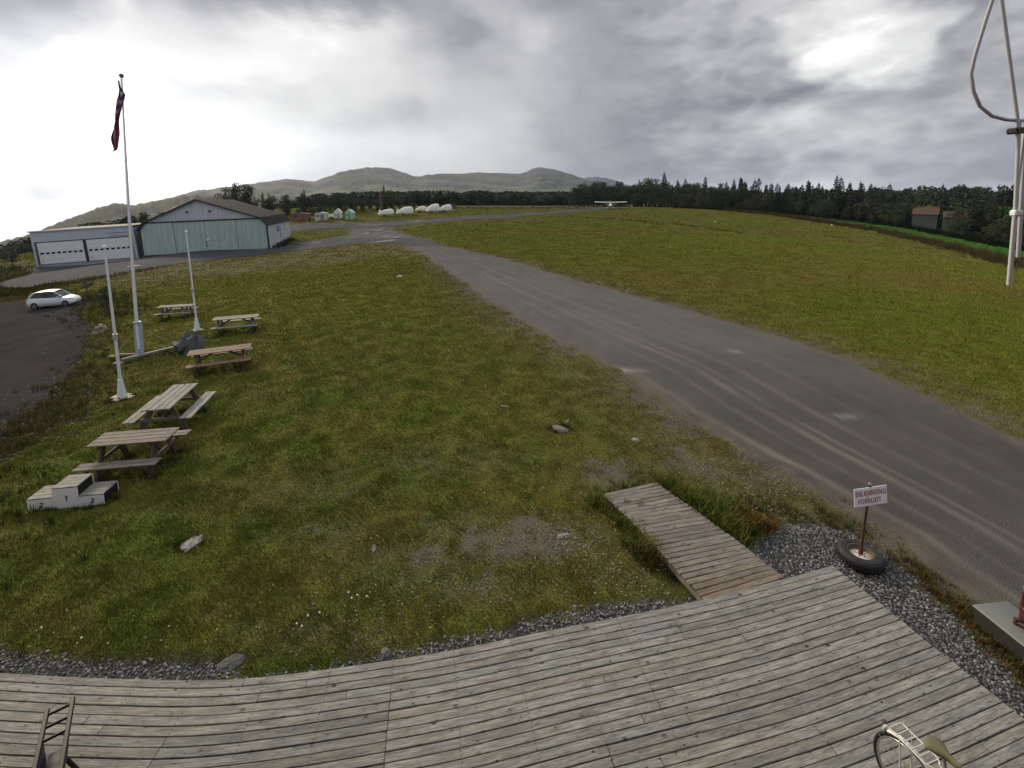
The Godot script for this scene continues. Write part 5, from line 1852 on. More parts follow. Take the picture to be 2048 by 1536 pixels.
func make_trees() -> void:
	var dark := Color(0.023, 0.036, 0.018)
	var protos := [spruce(1, 0.15, dark), spruce(2, 0.11, dark * 0.9), spruce(3, 0.20, dark * 1.25), spruce(4, 0.13, Color(0.028, 0.036, 0.016)), spruce(5, 0.16, dark * 0.8), spruce(6, 0.22, Color(0.022, 0.034, 0.018)), spruce(7, 0.12, Color(0.030, 0.030, 0.018))]
	var leafy := [broadleaf("birch_tree", 11, Color(0.036, 0.054, 0.018), 26, 0.22), broadleaf("birch_tree", 12, Color(0.030, 0.048, 0.015), 30, 0.18), broadleaf("birch_tree", 13, Color(0.044, 0.060, 0.022), 24, 0.25)]
	var bushes := [broadleaf("willow_bush", 21, Color(0.034, 0.046, 0.018), 20, 0.05), broadleaf("willow_bush", 22, Color(0.040, 0.046, 0.020), 18, 0.05)]
	var used := {}
	var r := RandomNumberGenerator.new()
	r.seed = 4242
	var put := func(list: Array, label: String, cat: String, group: String, x: float, d: float, hh: float, fat: float) -> void:
		var o: Node3D = list[r.randi() % list.size()]
		var c: Node3D = o
		var yaw := r.randf() * 360.0
		var s := Vector3(hh * fat, hh, hh * fat)
		if used.has(o):
			c = copy_of(o, label, G(x, d), yaw, s)
		else:
			used[o] = true
			o.position = G(x, d)
			o.rotation.y = deg_to_rad(yaw)
			o.scale = s
		tag(c, label, cat, group)
	# edge of the wood on the right, from the runway end round to the aerial
	var edge := [Vector2(28, 226), Vector2(50, 214), Vector2(66, 186), Vector2(72, 164), Vector2(80, 150), Vector2(90, 132), Vector2(100, 117), Vector2(101, 101), Vector2(99, 86), Vector2(97, 70), Vector2(96, 58)]
	for row in 5:
		for i in edge.size() - 1:
			var a: Vector2 = edge[i]
			var b: Vector2 = edge[i + 1]
			var out := Vector2((b - a).y, -(b - a).x).normalized() * -1.0
			var step: float = [3.0, 2.3, 2.5, 2.6, 2.9][row]
			var n := int((b - a).length() / step)
			for k in n:
				var p := a.lerp(b, (k + r.randf_range(-0.4, 0.4)) / n) + out * (1.0 + row * 2.8 + r.randf_range(-1.5, 1.5))
				if (p - Vector2(103.5, 113)).length() < 5.5 and row < 3:
					continue
				var d := p.y
				var place: String = ["far left of the aircraft", "straight behind the aircraft", "just right of the aircraft", "behind the middle of the right field", "along the start of the sown strip", "left of the two cabins", "around the two cabins", "between the cabins and the aerial", "behind the aerial tubes", "at the right end of the wood"][i]
				var depth: String = ["front edge", "front", "middle", "middle", "back"][row]
				var hh := lerp_table([[58, 8.3], [85, 8.2], [100, 8.4], [117, 8.6], [132, 8.4], [150, 8.6], [186, 9.5], [214, 11.5]], d) * r.randf_range(0.74, 1.18)
				if row == 0:
					if r.randf() < 0.5:
						put.call(bushes, "grey-green willow bush at the wood's front edge, " + place, "bush", "bushes along the right wood", p.x, d, hh * r.randf_range(0.28, 0.5), 1.25)
					else:
						put.call(leafy, "dark birch in the " + depth + " of the wood, " + place, "tree", "birches along the right wood", p.x, d, hh * r.randf_range(0.5, 0.85), 1.4)
				elif d > 178.0 and r.randf() < 0.8:
					put.call(leafy, "rounded leafy tree in the " + depth + " of the wood, " + place, "tree", "leafy trees behind the aircraft", p.x, d, hh * r.randf_range(0.85, 1.08), 1.25)
				elif (row == 1 and r.randf() < 0.45) or (row > 1 and r.randf() < 0.14):
					put.call(leafy, "dark birch in the " + depth + " of the wood, " + place, "tree", "birches along the right wood", p.x, d, hh * r.randf_range(0.6, 0.85), 1.5)
				else:
					put.call(protos, "dark pointed spruce in the " + depth + " of the wood, " + place, "tree", "spruces of the right wood", p.x, d, hh * r.randf_range(0.85, 1.1) * (1.0 + row * 0.03), 1.45)
	# trees behind the hangar, the huts and the trailers
	for q in [[-78.5, 130, 12.5], [-76.0, 132, 13.2], [-73.5, 131, 12.8]]:
		put.call(leafy, "dark bushy tree showing above the hangar roof ridge", "tree", "trees above the hangar roof", q[0], q[1], q[2], 0.85)
	for i in 46:
		var k := i / 45.0
		var x := lerpf(-92.0, -39.0, k) + r.randf_range(-1.5, 1.5)
		var d := lerpf(142.0, 160.0, k) + r.randf_range(-3, 9)
		var hh := r.randf_range(5.0, 8.8)
		if r.randf() < 0.55:
			put.call(protos, "dark spruce " + ["behind the hangar's back end", "behind the rusty shed", "behind the wagon and huts", "behind the green hut and mast"][mini(int(k * 4.0), 3)], "tree", "spruces behind the huts", x, d, hh, 1.1)
		else:
			put.call(leafy, "green birch " + ["behind the hangar's back end", "behind the rusty shed", "behind the wagon and huts", "behind the green hut and mast"][mini(int(k * 4.0), 3)], "tree", "birches behind the huts", x, d, hh * 0.8, 1.15)
	for i in 40:
		var k := i / 39.0
		var x := lerpf(-66.0, -20.0, k) + r.randf_range(-1, 1)
		var d := lerpf(145.0, 168.0, k) + r.randf_range(-2, 5)
		put.call(bushes, "green willow bush " + ["behind the huts", "between the huts and the trailers", "behind the first trailers of the row", "at the runway end of the trailer row"][mini(int(k * 4.0), 3)], "bush", "bushes behind the trailers", x, d, r.randf_range(2.4, 3.8) * (1.0 - 0.3 * k), 1.3)
	for q in [[-8.0, 152.0], [-3.0, 160.0], [-13.0, 158.0], [3.0, 166.0]]:
		put.call(bushes, "lone low bush in the rough grass beside the runway", "bush", "low bushes beside the runway", q[0], q[1], 1.1, 1.6)
	# shrubs on the slope between lawn and gravel lot
	put.call(bushes, "brownish shrub between the parked car and the white poles", "bush", "", -28.5, 32.0, 2.4, 0.9)
	put.call(bushes, "dark low shrub on the slope below the garage wing", "bush", "", -40.0, 43.0, 1.6, 1.3)
	put.call(bushes, "dark shrub at the left end of the garage wing", "bush", "", -77.5, 71.5, 3.6, 1.0)
	put.call(bushes, "green shrub against the side wall of the hangar", "bush", "", -45.6, 95.0, 1.7, 1.6)
	put.call(bushes, "green shrub at the hangar's front corner by the side wall", "bush", "", -44.0, 88.5, 1.0, 1.7)
	# trees low on the left slope
	for i in 26:
		var x := r.randf_range(-128.0, -92.0)
		var d := r.randf_range(78.0, 110.0)
		put.call(leafy if r.randf() < 0.6 else protos, "dark tree on the falling slope left of the garages", "tree", "trees on the left slope", x, d, r.randf_range(1.5, 2.8), 1.5)
	# wood that reads as one mass, between the runway and the hills
	var xf := []
	var tint := []
	for i in 2600:
		var d := r.randf_range(300.0, 620.0)
		var x := r.randf_range(-0.62, 0.22) * d
		if r.randf() < 0.45:
			d = r.randf_range(260.0, 330.0)
			x = r.randf_range(-0.60, 0.13) * d
		var s := r.randf_range(5.0, 9.5)
		xf.append(Transform3D(Basis(Vector3.UP, r.randf() * TAU).scaled(Vector3(s * 1.15, s, s * 1.15)), G(x, d, -0.3)))
		var g := r.randf_range(0.7, 1.3)
		tint.append(Color(g * r.randf_range(0.9, 1.2), g, g))
	var cl := MB.new()
	for b in 9:
		var a := r.randf() * TAU
		var cc := Vector3(cos(a) * 0.18, r.randf_range(0.25, 0.8), sin(a) * 0.18) if b else Vector3(0, 0.75, 0)
		for q in 15:
			var dv := Vector3(r.randfn(), r.randfn(), r.randfn()).normalized() * 0.17
			var e := Vector3(r.randfn(), r.randfn(), r.randfn()).normalized() * 0.075
			var e2 := e.cross(Vector3(0.3, 0.8, 0.5)).normalized() * 0.07
			var g := r.randf_range(0.7, 1.3)
			cl.col = Color(0.032, 0.047, 0.020) * g
			cl.tri(cc + dv + e, cc + dv - e + e2, cc + dv - e - e2)
	stuff("distant_forest", cl, mat("needles", Color.WHITE), xf, tint, "dark band of forest between the runway and the hills", "forest")
	# the wood runs on behind its edge on the right
	xf = []
	tint = []
	for i in 1500:
		var d := r.randf_range(70.0, 420.0)
		var x := d * r.randf_range(0.42, 1.7)
		var far := sqrt(x * x + d * d)
		if far < 215.0 or x < 112.0:
			continue
		var s := r.randf_range(7.0, 9.5)
		xf.append(Transform3D(Basis(Vector3.UP, r.randf() * TAU).scaled(Vector3(s * 0.7, s, s * 0.7)), G(x, d, -0.3)))
		var g := r.randf_range(0.5, 1.0)
		tint.append(Color(g * 0.95, g, g))
	stuff("wood_interior", cl, mat("needles", Color.WHITE), xf, tint, "dark interior of the wood behind the cabins on the right", "forest")
	# forest clothing the near left slope
	xf = []
	tint = []
	for i in 1500:
		var d := r.randf_range(120.0, 420.0)
		var x := -d * r.randf_range(0.62, 1.5) - 20.0
		if x > -125.0:
			continue
		var s := r.randf_range(3.0, 4.8)
		xf.append(Transform3D(Basis(Vector3.UP, r.randf() * TAU).scaled(Vector3(s * 1.2, s, s * 1.2)), G(x, d, -0.4)))
		var g := r.randf_range(0.7, 1.35)
		tint.append(Color(g * 1.1, g, g))
	stuff("slope_forest", cl, mat("needles", Color.WHITE), xf, tint, "dark woods on the valley slope left of the garages", "forest")

# ------------------------------------------------------------------ hills
func hill(called: String, label: String, crest: Array, near: float, far: float, foot_y: float, low: Color, high: Color, sd: int) -> void:
	var f := FastNoiseLite.new()
	f.seed = sd
	f.frequency = 1.0
	f.fractal_octaves = 4
	var rows := []
	var cols := []
	var NS := 300
	var NT := 48
	for i in NS + 1:
		var k := float(i) / NS * (crest.size() - 1)
		var a := mini(int(k), crest.size() - 2)
		var p: Vector3 = crest[a]
		var q: Vector3 = crest[a + 1]
		var t := k - a
		# rounded interpolation
		var p0: Vector3 = crest[maxi(a - 1, 0)]
		var q0: Vector3 = crest[mini(a + 2, crest.size() - 1)]
		var c := p.cubic_interpolate(q, p0, q0, t).lerp(p.lerp(q, t), 0.55)
		c.y += f.get_noise_2d(i * 0.11, 7.0) * (absf(c.z) + absf(c.x)) * 0.0018
		var foot := minf(foot_y, c.y - 30.0)
		var line := PackedVector3Array()
		var cl := PackedColorArray()
		for j in NT + 1:
			var s := float(j) / NT
			var dist := lerpf(near, 1.0, s / 0.75) if s < 0.75 else lerpf(1.0, far, (s - 0.75) / 0.25)
			var x := c.x * dist
			var d := c.z * dist
			var y := 0.0
			var sc: float = absf(c.z) + absf(c.x)
			var nn := f.get_noise_2d(x / sc * 9.0, d / sc * 9.0)
			var nf := f.get_noise_2d(x / sc * 55.0, d / sc * 55.0)
			var up := s / 0.75
			if s <= 0.75:
				y = lerpf(foot, c.y, pow(up, 1.5)) + nn * sc * 0.006 * sin(PI * clampf(up, 0.0, 1.0)) + nf * sc * 0.0007
			else:
				y = lerpf(c.y, foot, pow((s - 0.75) / 0.25, 1.4)) + nf * sc * 0.0007
			y += f.get_noise_2d(x / sc * 140.0, d / sc * 140.0) * sc * 0.0005
			line.append(V(x, y, d))
			var g := clampf(0.5 + nn * 1.1 + nf * 0.6, 0.0, 1.0)
			var col := low.lerp(high, clampf(up * 0.8 + nn * 0.9 + nf * 0.6, 0.0, 1.0)) * lerpf(0.35, 1.5, clampf(g + f.get_noise_2d(x / sc * 120.0, d / sc * 120.0) * 0.9, 0.0, 1.0))
			# clearings and hay fields low on the slope
			var fld := f.get_noise_2d(x / sc * 16.0 + 90.0, d / sc * 40.0)
			if fld > 0.10 and up > 0.03 and up < 0.6 and called == "mountain":
				col = col.lerp(Color(0.090, 0.125, 0.050), clampf((fld - 0.10) * 7.0, 0.0, 0.7))
			cl.append(col)
		rows.append(line)
		cols.append(cl)
	var m := MB.new()
	m.grid(rows, cols)
	var o := obj(called, m, mat("hillside", Color.WHITE, 0.95), self)
	struct(o, label)

# ------------------------------------------------------------------ growth and gravel
func blade_tuft(sd: int, n: int, hh: float, rad: float, wd: float) -> MB:
	var r := RandomNumberGenerator.new()
	r.seed = sd
	var m := MB.new()
	for i in n:
		var a := r.randf() * TAU
		var o := Vector3(cos(a), 0, sin(a)) * rad * sqrt(r.randf())
		var b := r.randf() * TAU
		var lean := Vector3(cos(b), 0, sin(b)) * hh * r.randf_range(0.2, 0.9)
		var l := hh * r.randf_range(0.55, 1.2)
		var s := Vector3(-sin(b), 0, cos(b)) * wd
		var g := r.randf_range(0.75, 1.25)
		m.col = Color(g, g, g)
		var mid := o + lean * 0.35 + Vector3(0, l * 0.6, 0)
		var tip := o + lean + Vector3(0, l, 0)
		m.tri(o - s, o + s, mid + s * 0.7)
		m.tri(o - s, mid + s * 0.7, mid - s * 0.7)
		m.tri(mid - s * 0.7, mid + s * 0.7, tip)
	return m

func make_growth() -> void:
	var grass := mat("grass blades", Color.WHITE, 0.95)
	grass.metallic_specular = 0.12
	var r := RandomNumberGenerator.new()
	r.seed = 99
	var xf := []
	var tint := []
	for i in 310000:
		var d := exp(r.randf_range(log(4.2), log(175.0)))
		var x := r.randf_range(-1.70, 1.70) * d
		if d < 9.0 and (in_poly(x, d, walk_path) or in_poly(x, d, stone_right) or in_poly(x, d, stone_front)):
			continue
		if d < 6.8 and x < 5.7 and d < lerp_table([[-10, 5.2], [-6.3, 4.98], [-3.2, 4.92], [-1.1, 5.2], [0.5, 5.55], [2.6, 6.02], [5.1, 6.7]], x):
			continue
		if x < -11.0 and in_poly(x, d, lot):
			continue
		var c := cover(x, d)
		if c[4] > 0.15 or r.randf() > c[2] * 1.15 + 0.02:
			continue
		var s := clampf(d / 8.0, 0.75, 14.0)
		var clump := 1.0 + 0.8 * nz_b.get_noise_2d(x * 2.2 + 200.0, d * 2.2)
		if r.randf() < 0.05:
			clump *= 1.7
		var hgt: float = sqrt(s) * c[3] * r.randf_range(0.55, 1.25) * clump
		xf.append(Transform3D(Basis(Vector3.UP, r.randf() * TAU).scaled(Vector3(s, hgt, s) * r.randf_range(0.8, 1.25)), G(x, d, -0.004)))
		var g := r.randf_range(0.72, 1.35)
		var cc: Color = c[1]
		tint.append(Color(cc.r * g * r.randf_range(0.85, 1.3), cc.g * g, cc.b * g))
	stuff("lawn_grass", blade_tuft(3, 10, 0.038, 0.085, 0.0045), grass, xf, tint, "short mown green and brown grass of the lawn and fields", "grass")
	# taller weeds: beside the boardwalk, on the slope, along the ditches
	xf = []
	tint = []
	var lines := [
		[[Vector2(3.25, 9.2), Vector2(3.75, 8.15), Vector2(4.15, 7.35)], 0.22, 240, 1.0, Color(0.088, 0.112, 0.026)], [[Vector2(3.7, 8.6), Vector2(4.2, 7.8)], 0.22, 110, 1.15, Color(0.085, 0.118, 0.024)], [[Vector2(4.35, 8.0), Vector2(4.55, 7.75)], 0.22, 90, 1.0, Color(0.120, 0.085, 0.030)],
		[[Vector2(1.75, 8.6), Vector2(2.1, 7.8), Vector2(2.40, 7.0)], 0.13, 120, 0.9, Color(0.085, 0.112, 0.024)], [[Vector2(2.3, 7.25), Vector2(2.5, 6.95)], 0.10, 60, 1.3, Color(0.110, 0.105, 0.030)], [[Vector2(1.9, 8.85), Vector2(2.9, 9.25)], 0.2, 60, 0.5, Color(0.05, 0.08, 0.02)],
		[[Vector2(4.6, 8.6), Vector2(5.7, 8.1), Vector2(6.4, 7.6)], 0.25, 130, 0.6, Color(0.075, 0.080, 0.022)], [[Vector2(6.5, 7.2), Vector2(6.62, 5.9), Vector2(6.5, 4.6), Vector2(6.5, 2.5)], 0.14, 330, 0.6, Color(0.085, 0.070, 0.026)],
		[[Vector2(-11.4, 5.5), Vector2(-12.9, 11.2), Vector2(-13.6, 13.2), Vector2(-16.1, 17.2), Vector2(-22.6, 25.4), Vector2(-32.0, 35.0)], 0.55, 620, 1.0, Color(0.085, 0.080, 0.028)], [[Vector2(-24, 28), Vector2(-33, 37), Vector2(-39, 42.5)], 1.3, 300, 1.7, Color(0.065, 0.060, 0.024)],
		[[Vector2(-8.5, 6.4), Vector2(-11.5, 8.0)], 0.9, 120, 0.8, Color(0.035, 0.052, 0.014)],
		[[Vector2(13.6, 131.0), Vector2(29.4, 120.6), Vector2(42.8, 111.5), Vector2(52.0, 101.0)], 0.6, 300, 1.7, Color(0.050, 0.052, 0.016)],
		[[Vector2(71.0, 158.0), Vector2(80.0, 139.6), Vector2(84.7, 126.2), Vector2(88.6, 113.6), Vector2(85.9, 95.3), Vector2(79.6, 78.5), Vector2(74.3, 66.8), Vector2(68, 52)], 1.2, 1500, 4.2, Color(0.070, 0.062, 0.026)],
		[[Vector2(62, 172), Vector2(72.0, 156.0), Vector2(83.0, 144.7), Vector2(94.8, 130.9), Vector2(98.9, 116.0), Vector2(97.6, 98.8), Vector2(93.8, 84.8), Vector2(91, 68), Vector2(90, 55)], 0.8, 1900, 5.0, Color(0.012, 0.019, 0.008)],  # near-black row: the ditch shade is put into the weed colour
		[[Vector2(-30, 172), Vector2(0, 176), Vector2(30, 178)], 2.0, 260, 3.0, Color(0.06, 0.05, 0.025)], [[Vector2(-44.0, 85.5), Vector2(-48.5, 101)], 0.7, 160, 3.0, Color(0.032, 0.048, 0.016)]]
	for l in lines:
		var p: Array = l[0]
		for i in l[2]:
			var k := r.randf() * (p.size() - 1)
			var a := mini(int(k), p.size() - 2)
			var q: Vector2 = (p[a] as Vector2).lerp(p[a + 1], k - a) + Vector2(r.randfn(), r.randfn()) * l[1]
			if q.y < 9.3 and (in_poly(q.x, q.y, walk_path) or in_poly(q.x, q.y, stone_right)) and r.randf() < 0.93:
				continue
			var s: float = l[3] * r.randf_range(0.6, 1.35)
			xf.append(Transform3D(Basis(Vector3.UP, r.randf() * TAU).scaled(Vector3(s, s, s)), G(q.x, q.y, 0.0)))
			var g := r.randf_range(0.7, 1.4)
			tint.append(Color(l[4].r * g * r.randf_range(0.85, 1.35), l[4].g * g, l[4].b * g))
	# dark tufts round legs, feet and stones, coloured to deepen the contact shade
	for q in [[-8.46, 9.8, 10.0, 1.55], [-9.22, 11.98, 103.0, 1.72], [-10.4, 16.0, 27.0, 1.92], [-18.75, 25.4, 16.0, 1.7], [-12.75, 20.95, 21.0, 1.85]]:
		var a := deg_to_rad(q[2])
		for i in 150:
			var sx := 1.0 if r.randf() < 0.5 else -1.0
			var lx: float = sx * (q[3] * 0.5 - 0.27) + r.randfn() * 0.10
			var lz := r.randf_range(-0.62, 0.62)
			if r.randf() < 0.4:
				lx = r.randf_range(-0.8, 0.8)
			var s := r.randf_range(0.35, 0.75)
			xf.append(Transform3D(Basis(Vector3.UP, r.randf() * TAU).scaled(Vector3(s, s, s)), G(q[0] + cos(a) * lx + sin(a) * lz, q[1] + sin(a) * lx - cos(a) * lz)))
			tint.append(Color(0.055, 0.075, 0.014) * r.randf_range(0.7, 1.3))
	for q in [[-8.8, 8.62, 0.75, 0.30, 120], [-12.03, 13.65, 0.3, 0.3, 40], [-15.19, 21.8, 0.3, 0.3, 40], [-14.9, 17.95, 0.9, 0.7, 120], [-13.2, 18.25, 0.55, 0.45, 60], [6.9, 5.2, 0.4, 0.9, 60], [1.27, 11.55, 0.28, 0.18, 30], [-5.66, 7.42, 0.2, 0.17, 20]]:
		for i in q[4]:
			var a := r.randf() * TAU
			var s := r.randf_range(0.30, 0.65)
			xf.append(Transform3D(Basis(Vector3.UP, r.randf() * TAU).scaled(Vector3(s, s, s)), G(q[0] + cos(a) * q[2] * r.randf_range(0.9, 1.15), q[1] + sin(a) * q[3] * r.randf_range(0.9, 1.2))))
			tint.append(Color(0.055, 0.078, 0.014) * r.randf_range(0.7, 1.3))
	# a few tufts that push up between the boards of the walk
	for q in [[2.3, 8.45], [2.5, 8.3], [2.75, 8.1], [2.85, 7.95], [3.1, 7.9], [3.3, 8.0], [3.4, 7.75], [2.9, 7.7]]:
		for i in 3:
			xf.append(Transform3D(Basis(Vector3.UP, r.randf() * TAU).scaled(Vector3(0.5, 0.35, 0.5)), G(q[0] + r.randfn() * 0.06, q[1] + r.randfn() * 0.05, 0.09)))
			tint.append(Color(0.06, 0.068, 0.016))
	stuff("tall_weeds", blade_tuft(8, 16, 0.20, 0.085, 0.006), grass, xf, tint, "taller weeds and grass beside the boardwalk, slope and ditches, some coloured dark as shade", "weeds")
	# white clover heads and pale daisies
	xf = []
	tint = []
	var fl := MB.new()
	fl.lathe([[0.0, 0.03], [0.009, 0.034], [0.012, 0.043], [0.009, 0.052], [0.0, 0.055]], 6)
	fl.tri(Vector3(-0.0012, 0, 0), Vector3(0.0012, 0, 0), Vector3(0, 0.034, 0))
	for c in [[4.75, 8.75, 0.45, 0.32, 110], [5.2, 8.45, 0.3, 0.2, 60], [1.7, 7.2, 0.7, 0.7, 130], [2.0, 6.6, 0.5, 0.2, 50], [4.0, 9.4, 0.5, 0.6, 60], [-6.2, 5.7, 1.6, 0.35, 60], [-1.5, 6.2, 2.0, 0.5, 60], [0.5, 8.6, 1.6, 1.0, 60]]:
		for i in c[4]:
			var x: float = c[0] + r.randfn() * c[2]
			var d: float = c[1] + r.randfn() * c[3]
			if in_poly(x, d, walk_path) or in_poly(x, d, stone_front) or in_poly(x, d, stone_right):
				continue
			xf.append(Transform3D(Basis().scaled(Vector3.ONE * r.randf_range(0.6, 1.1)), G(x, d)))
			tint.append(Color(0.42, 0.40, 0.30) * r.randf_range(0.6, 1.1))
	for q in [[-2.95, 5.95], [-2.8, 6.0], [-2.96, 5.78], [-3.05, 5.82], [-2.5, 6.35], [-2.42, 6.25], [-2.2, 6.28], [-2.35, 6.3], [-6.6, 5.75], [-5.9, 5.6]]:
		xf.append(Transform3D(Basis().scaled(Vector3.ONE * 1.35), G(q[0], q[1])))
		tint.append(Color(0.62, 0.60, 0.52))
	stuff("clover_flowers", fl, mat("petals", Color.WHITE, 0.8), xf, tint, "small white clover heads dotted through the near lawn", "flowers")

func make_gravel() -> void:
	var r := RandomNumberGenerator.new()
	r.seed = 321
	var m := MB.new()
	var P := []
	for i in 5:
		var th := PI * i / 4.0
		var line := []
		for j in 7:
			var ph := TAU * (j % 6) / 6.0 + i
			var k := 0.5 * (0.75 + 0.45 * fposmod(sin((i * 7 + (j % 6)) * 12.9898) * 43758.5453, 1.0))
			line.append(Vector3(sin(th) * cos(ph) * k, cos(th) * 0.36, sin(th) * sin(ph) * k))
		P.append(line)
	for i in 4:
		for j in 6:
			m.quad(P[i][j], P[i][j + 1], P[i + 1][j + 1], P[i + 1][j])
	var xf := []
	var tint := []
	var lay := func(x: float, d: float, s: float, g: float, warm: float) -> void:
		xf.append(Transform3D(Basis.from_euler(Vector3(r.randf_range(-0.6, 0.6), r.randf() * TAU, r.randf_range(-0.6, 0.6))).scaled(Vector3.ONE * s), G(x, d, s * r.randf_range(0.05, 0.28))))
		tint.append(Color(g * (1.0 + warm), g, g * (1.03 - warm)))
	for area in [[stone_right, 24000, 4.0, 6.5, 1.5, 8.0], [stone_front, 22000, -9.0, 2.9, 4.7, 6.35]]:
		for i in area[1]:
			var x := r.randf_range(area[2], area[3])
			var d := r.randf_range(area[4], area[5])
			# ragged border
			if not in_poly(x + nz_b.get_noise_2d(x * 9.0, d * 9.0) * 0.22, d + nz_b.get_noise_2d(x * 9.0 + 50.0, d * 9.0) * 0.18, area[0]):
				continue
			lay.call(x, d, 0.012 + 0.034 * pow(r.randf(), 1.6), 0.07 + 0.24 * pow(r.randf(), 1.8), r.randf_range(-0.05, 0.04))
	# loose stones where the lawn is worn and along the tarmac
	for w in worn:
		for i in 260:
			var x: float = w[0] + r.randfn() * w[2] * 0.75
			var d: float = w[1] + r.randfn() * w[3] * 0.75
			if in_poly(x, d, walk_path) or r.randf() > w[4]:
				continue
			lay.call(x, d, r.randf_range(0.012, 0.040), 0.07 + 0.22 * pow(r.randf(), 1.6), r.randf_range(-0.02, 0.12))
	for i in 7000:
		var d := exp(r.randf_range(log(5.0), log(46.0)))
		var side := r.randf()
		var x := lerp_table(taxi_left, d) - 0.2 - absf(r.randfn()) * 1.1 if side < 0.72 else lerp_table(taxi_right, d) + 0.2 + absf(r.randfn()) * 1.0
		if d < 9.4 and (in_poly(x, d, walk_path) or x < 4.0):
			continue
		lay.call(x, d, r.randf_range(0.012, 0.042) * clampf(d / 14.0, 1.0, 2.2), 0.07 + 0.20 * pow(r.randf(), 1.8), r.randf_range(0.0, 0.14))
	for i in 3200:
		var d := r.randf_range(3.0, 12.5)
		var x := lerp_table(taxi_left, d) + r.randfn() * 0.45
		if in_poly(x, d, walk_path) or x < 3.2:
			continue
		lay.call(x, d, r.randf_range(0.010, 0.030), 0.05 + 0.16 * pow(r.randf(), 2.0), r.randf_range(0.02, 0.2))
	for i in 4200:
		var k := r.randf() * 5.0
		var a := int(k)
		var q := lot[a].lerp(lot[a + 1], k - a) + Vector2(r.randfn(), r.randfn()) * 0.8
		lay.call(q.x, q.y, r.randf_range(0.03, 0.10), 0.035 + 0.10 * pow(r.randf(), 2.0), r.randf_range(0.0, 0.15))
	stuff("crushed_gravel", m, mat("gravel stone", Color.WHITE, 0.85), xf, tint, "grey crushed gravel round the deck, tyre and worn lawn", "gravel")

# ------------------------------------------------------------------ ground, tarmac, puddles
func axis(fine_lo: float, fine_hi: float, step: float, lo: float, hi: float, grow: float) -> PackedFloat32Array:
	var mid := []
	var x := fine_lo
	while x < fine_hi:
		mid.append(x)
		x += step
	var up := []
	var s := step
	while x < hi:
		up.append(x)
		s *= grow
		x += s
	up.append(hi)
	var dn := []
	s = step
	x = fine_lo
	while true:
		s *= grow
		x -= s
		if x <= lo:
			break
		dn.append(x)
	dn.append(lo)
	dn.reverse()
	return PackedFloat32Array(dn + mid + up)

func make_ground() -> void:
	var xs := axis(-17.0, 15.0, 0.28, -1700.0, 1700.0, 1.036)
	var ds := axis(3.6, 30.0, 0.28, -60.0, 4900.0, 1.036)
	var NX := xs.size()
	var ND := ds.size()
	var v := PackedVector3Array()
	var n := PackedVector3Array()
	var c := PackedColorArray()
	var idx := PackedInt32Array()
	v.resize(NX * ND)
	n.resize(NX * ND)
	c.resize(NX * ND)
	for j in ND:
		for i in NX:
			var x := xs[i]
			var d := ds[j]
			var y := h(x, d)
			v[j * NX + i] = Vector3(x, y, -d)
			var e := 0.3
			n[j * NX + i] = Vector3(base_h(x - e, d) - base_h(x + e, d), 2.0 * e, base_h(x, d + e) - base_h(x, d - e)).normalized()
			var cc: Color = cover(x, d)[0]
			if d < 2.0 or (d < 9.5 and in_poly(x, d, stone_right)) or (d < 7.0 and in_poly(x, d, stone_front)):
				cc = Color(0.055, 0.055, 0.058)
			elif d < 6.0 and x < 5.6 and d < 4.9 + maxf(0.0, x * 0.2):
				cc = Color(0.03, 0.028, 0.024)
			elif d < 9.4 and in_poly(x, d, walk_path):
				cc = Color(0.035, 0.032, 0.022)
			c[j * NX + i] = cc * 1.45
	for j in ND - 1:
		for i in NX - 1:
			var a := j * NX + i
			for k in [a, a + NX, a + NX + 1, a, a + NX + 1, a + 1]:
				idx.append(k)
	var arr := []
	arr.resize(Mesh.ARRAY_MAX)
	arr[Mesh.ARRAY_VERTEX] = v
	arr[Mesh.ARRAY_NORMAL] = n
	arr[Mesh.ARRAY_COLOR] = c
	arr[Mesh.ARRAY_INDEX] = idx
	var am := ArrayMesh.new()
	am.add_surface_from_arrays(Mesh.PRIMITIVE_TRIANGLES, arr)
	var gm := textured("ground", Color.WHITE, 0.95, tex_soil, 0.55)
	gm.metallic_specular = 0.15
	struct(obj("ground", am, gm), "grassy airfield ground with worn brown patches")

func ragged(p: PackedVector2Array) -> PackedVector2Array:   # an outline with a frayed edge
	var out := PackedVector2Array()
	for i in p.size():
		var a := p[i]
		var b := p[(i + 1) % p.size()]
		var n := maxi(1, int((b - a).length() / 0.35))
		for k in n:
			var q := a.lerp(b, float(k) / n)
			out.append(q + Vector2(nz_b.get_noise_2d(q.x * 3.0, q.y * 3.0), nz_b.get_noise_2d(q.x * 3.0 + 70.0, q.y * 3.0)) * 0.9)
	return out

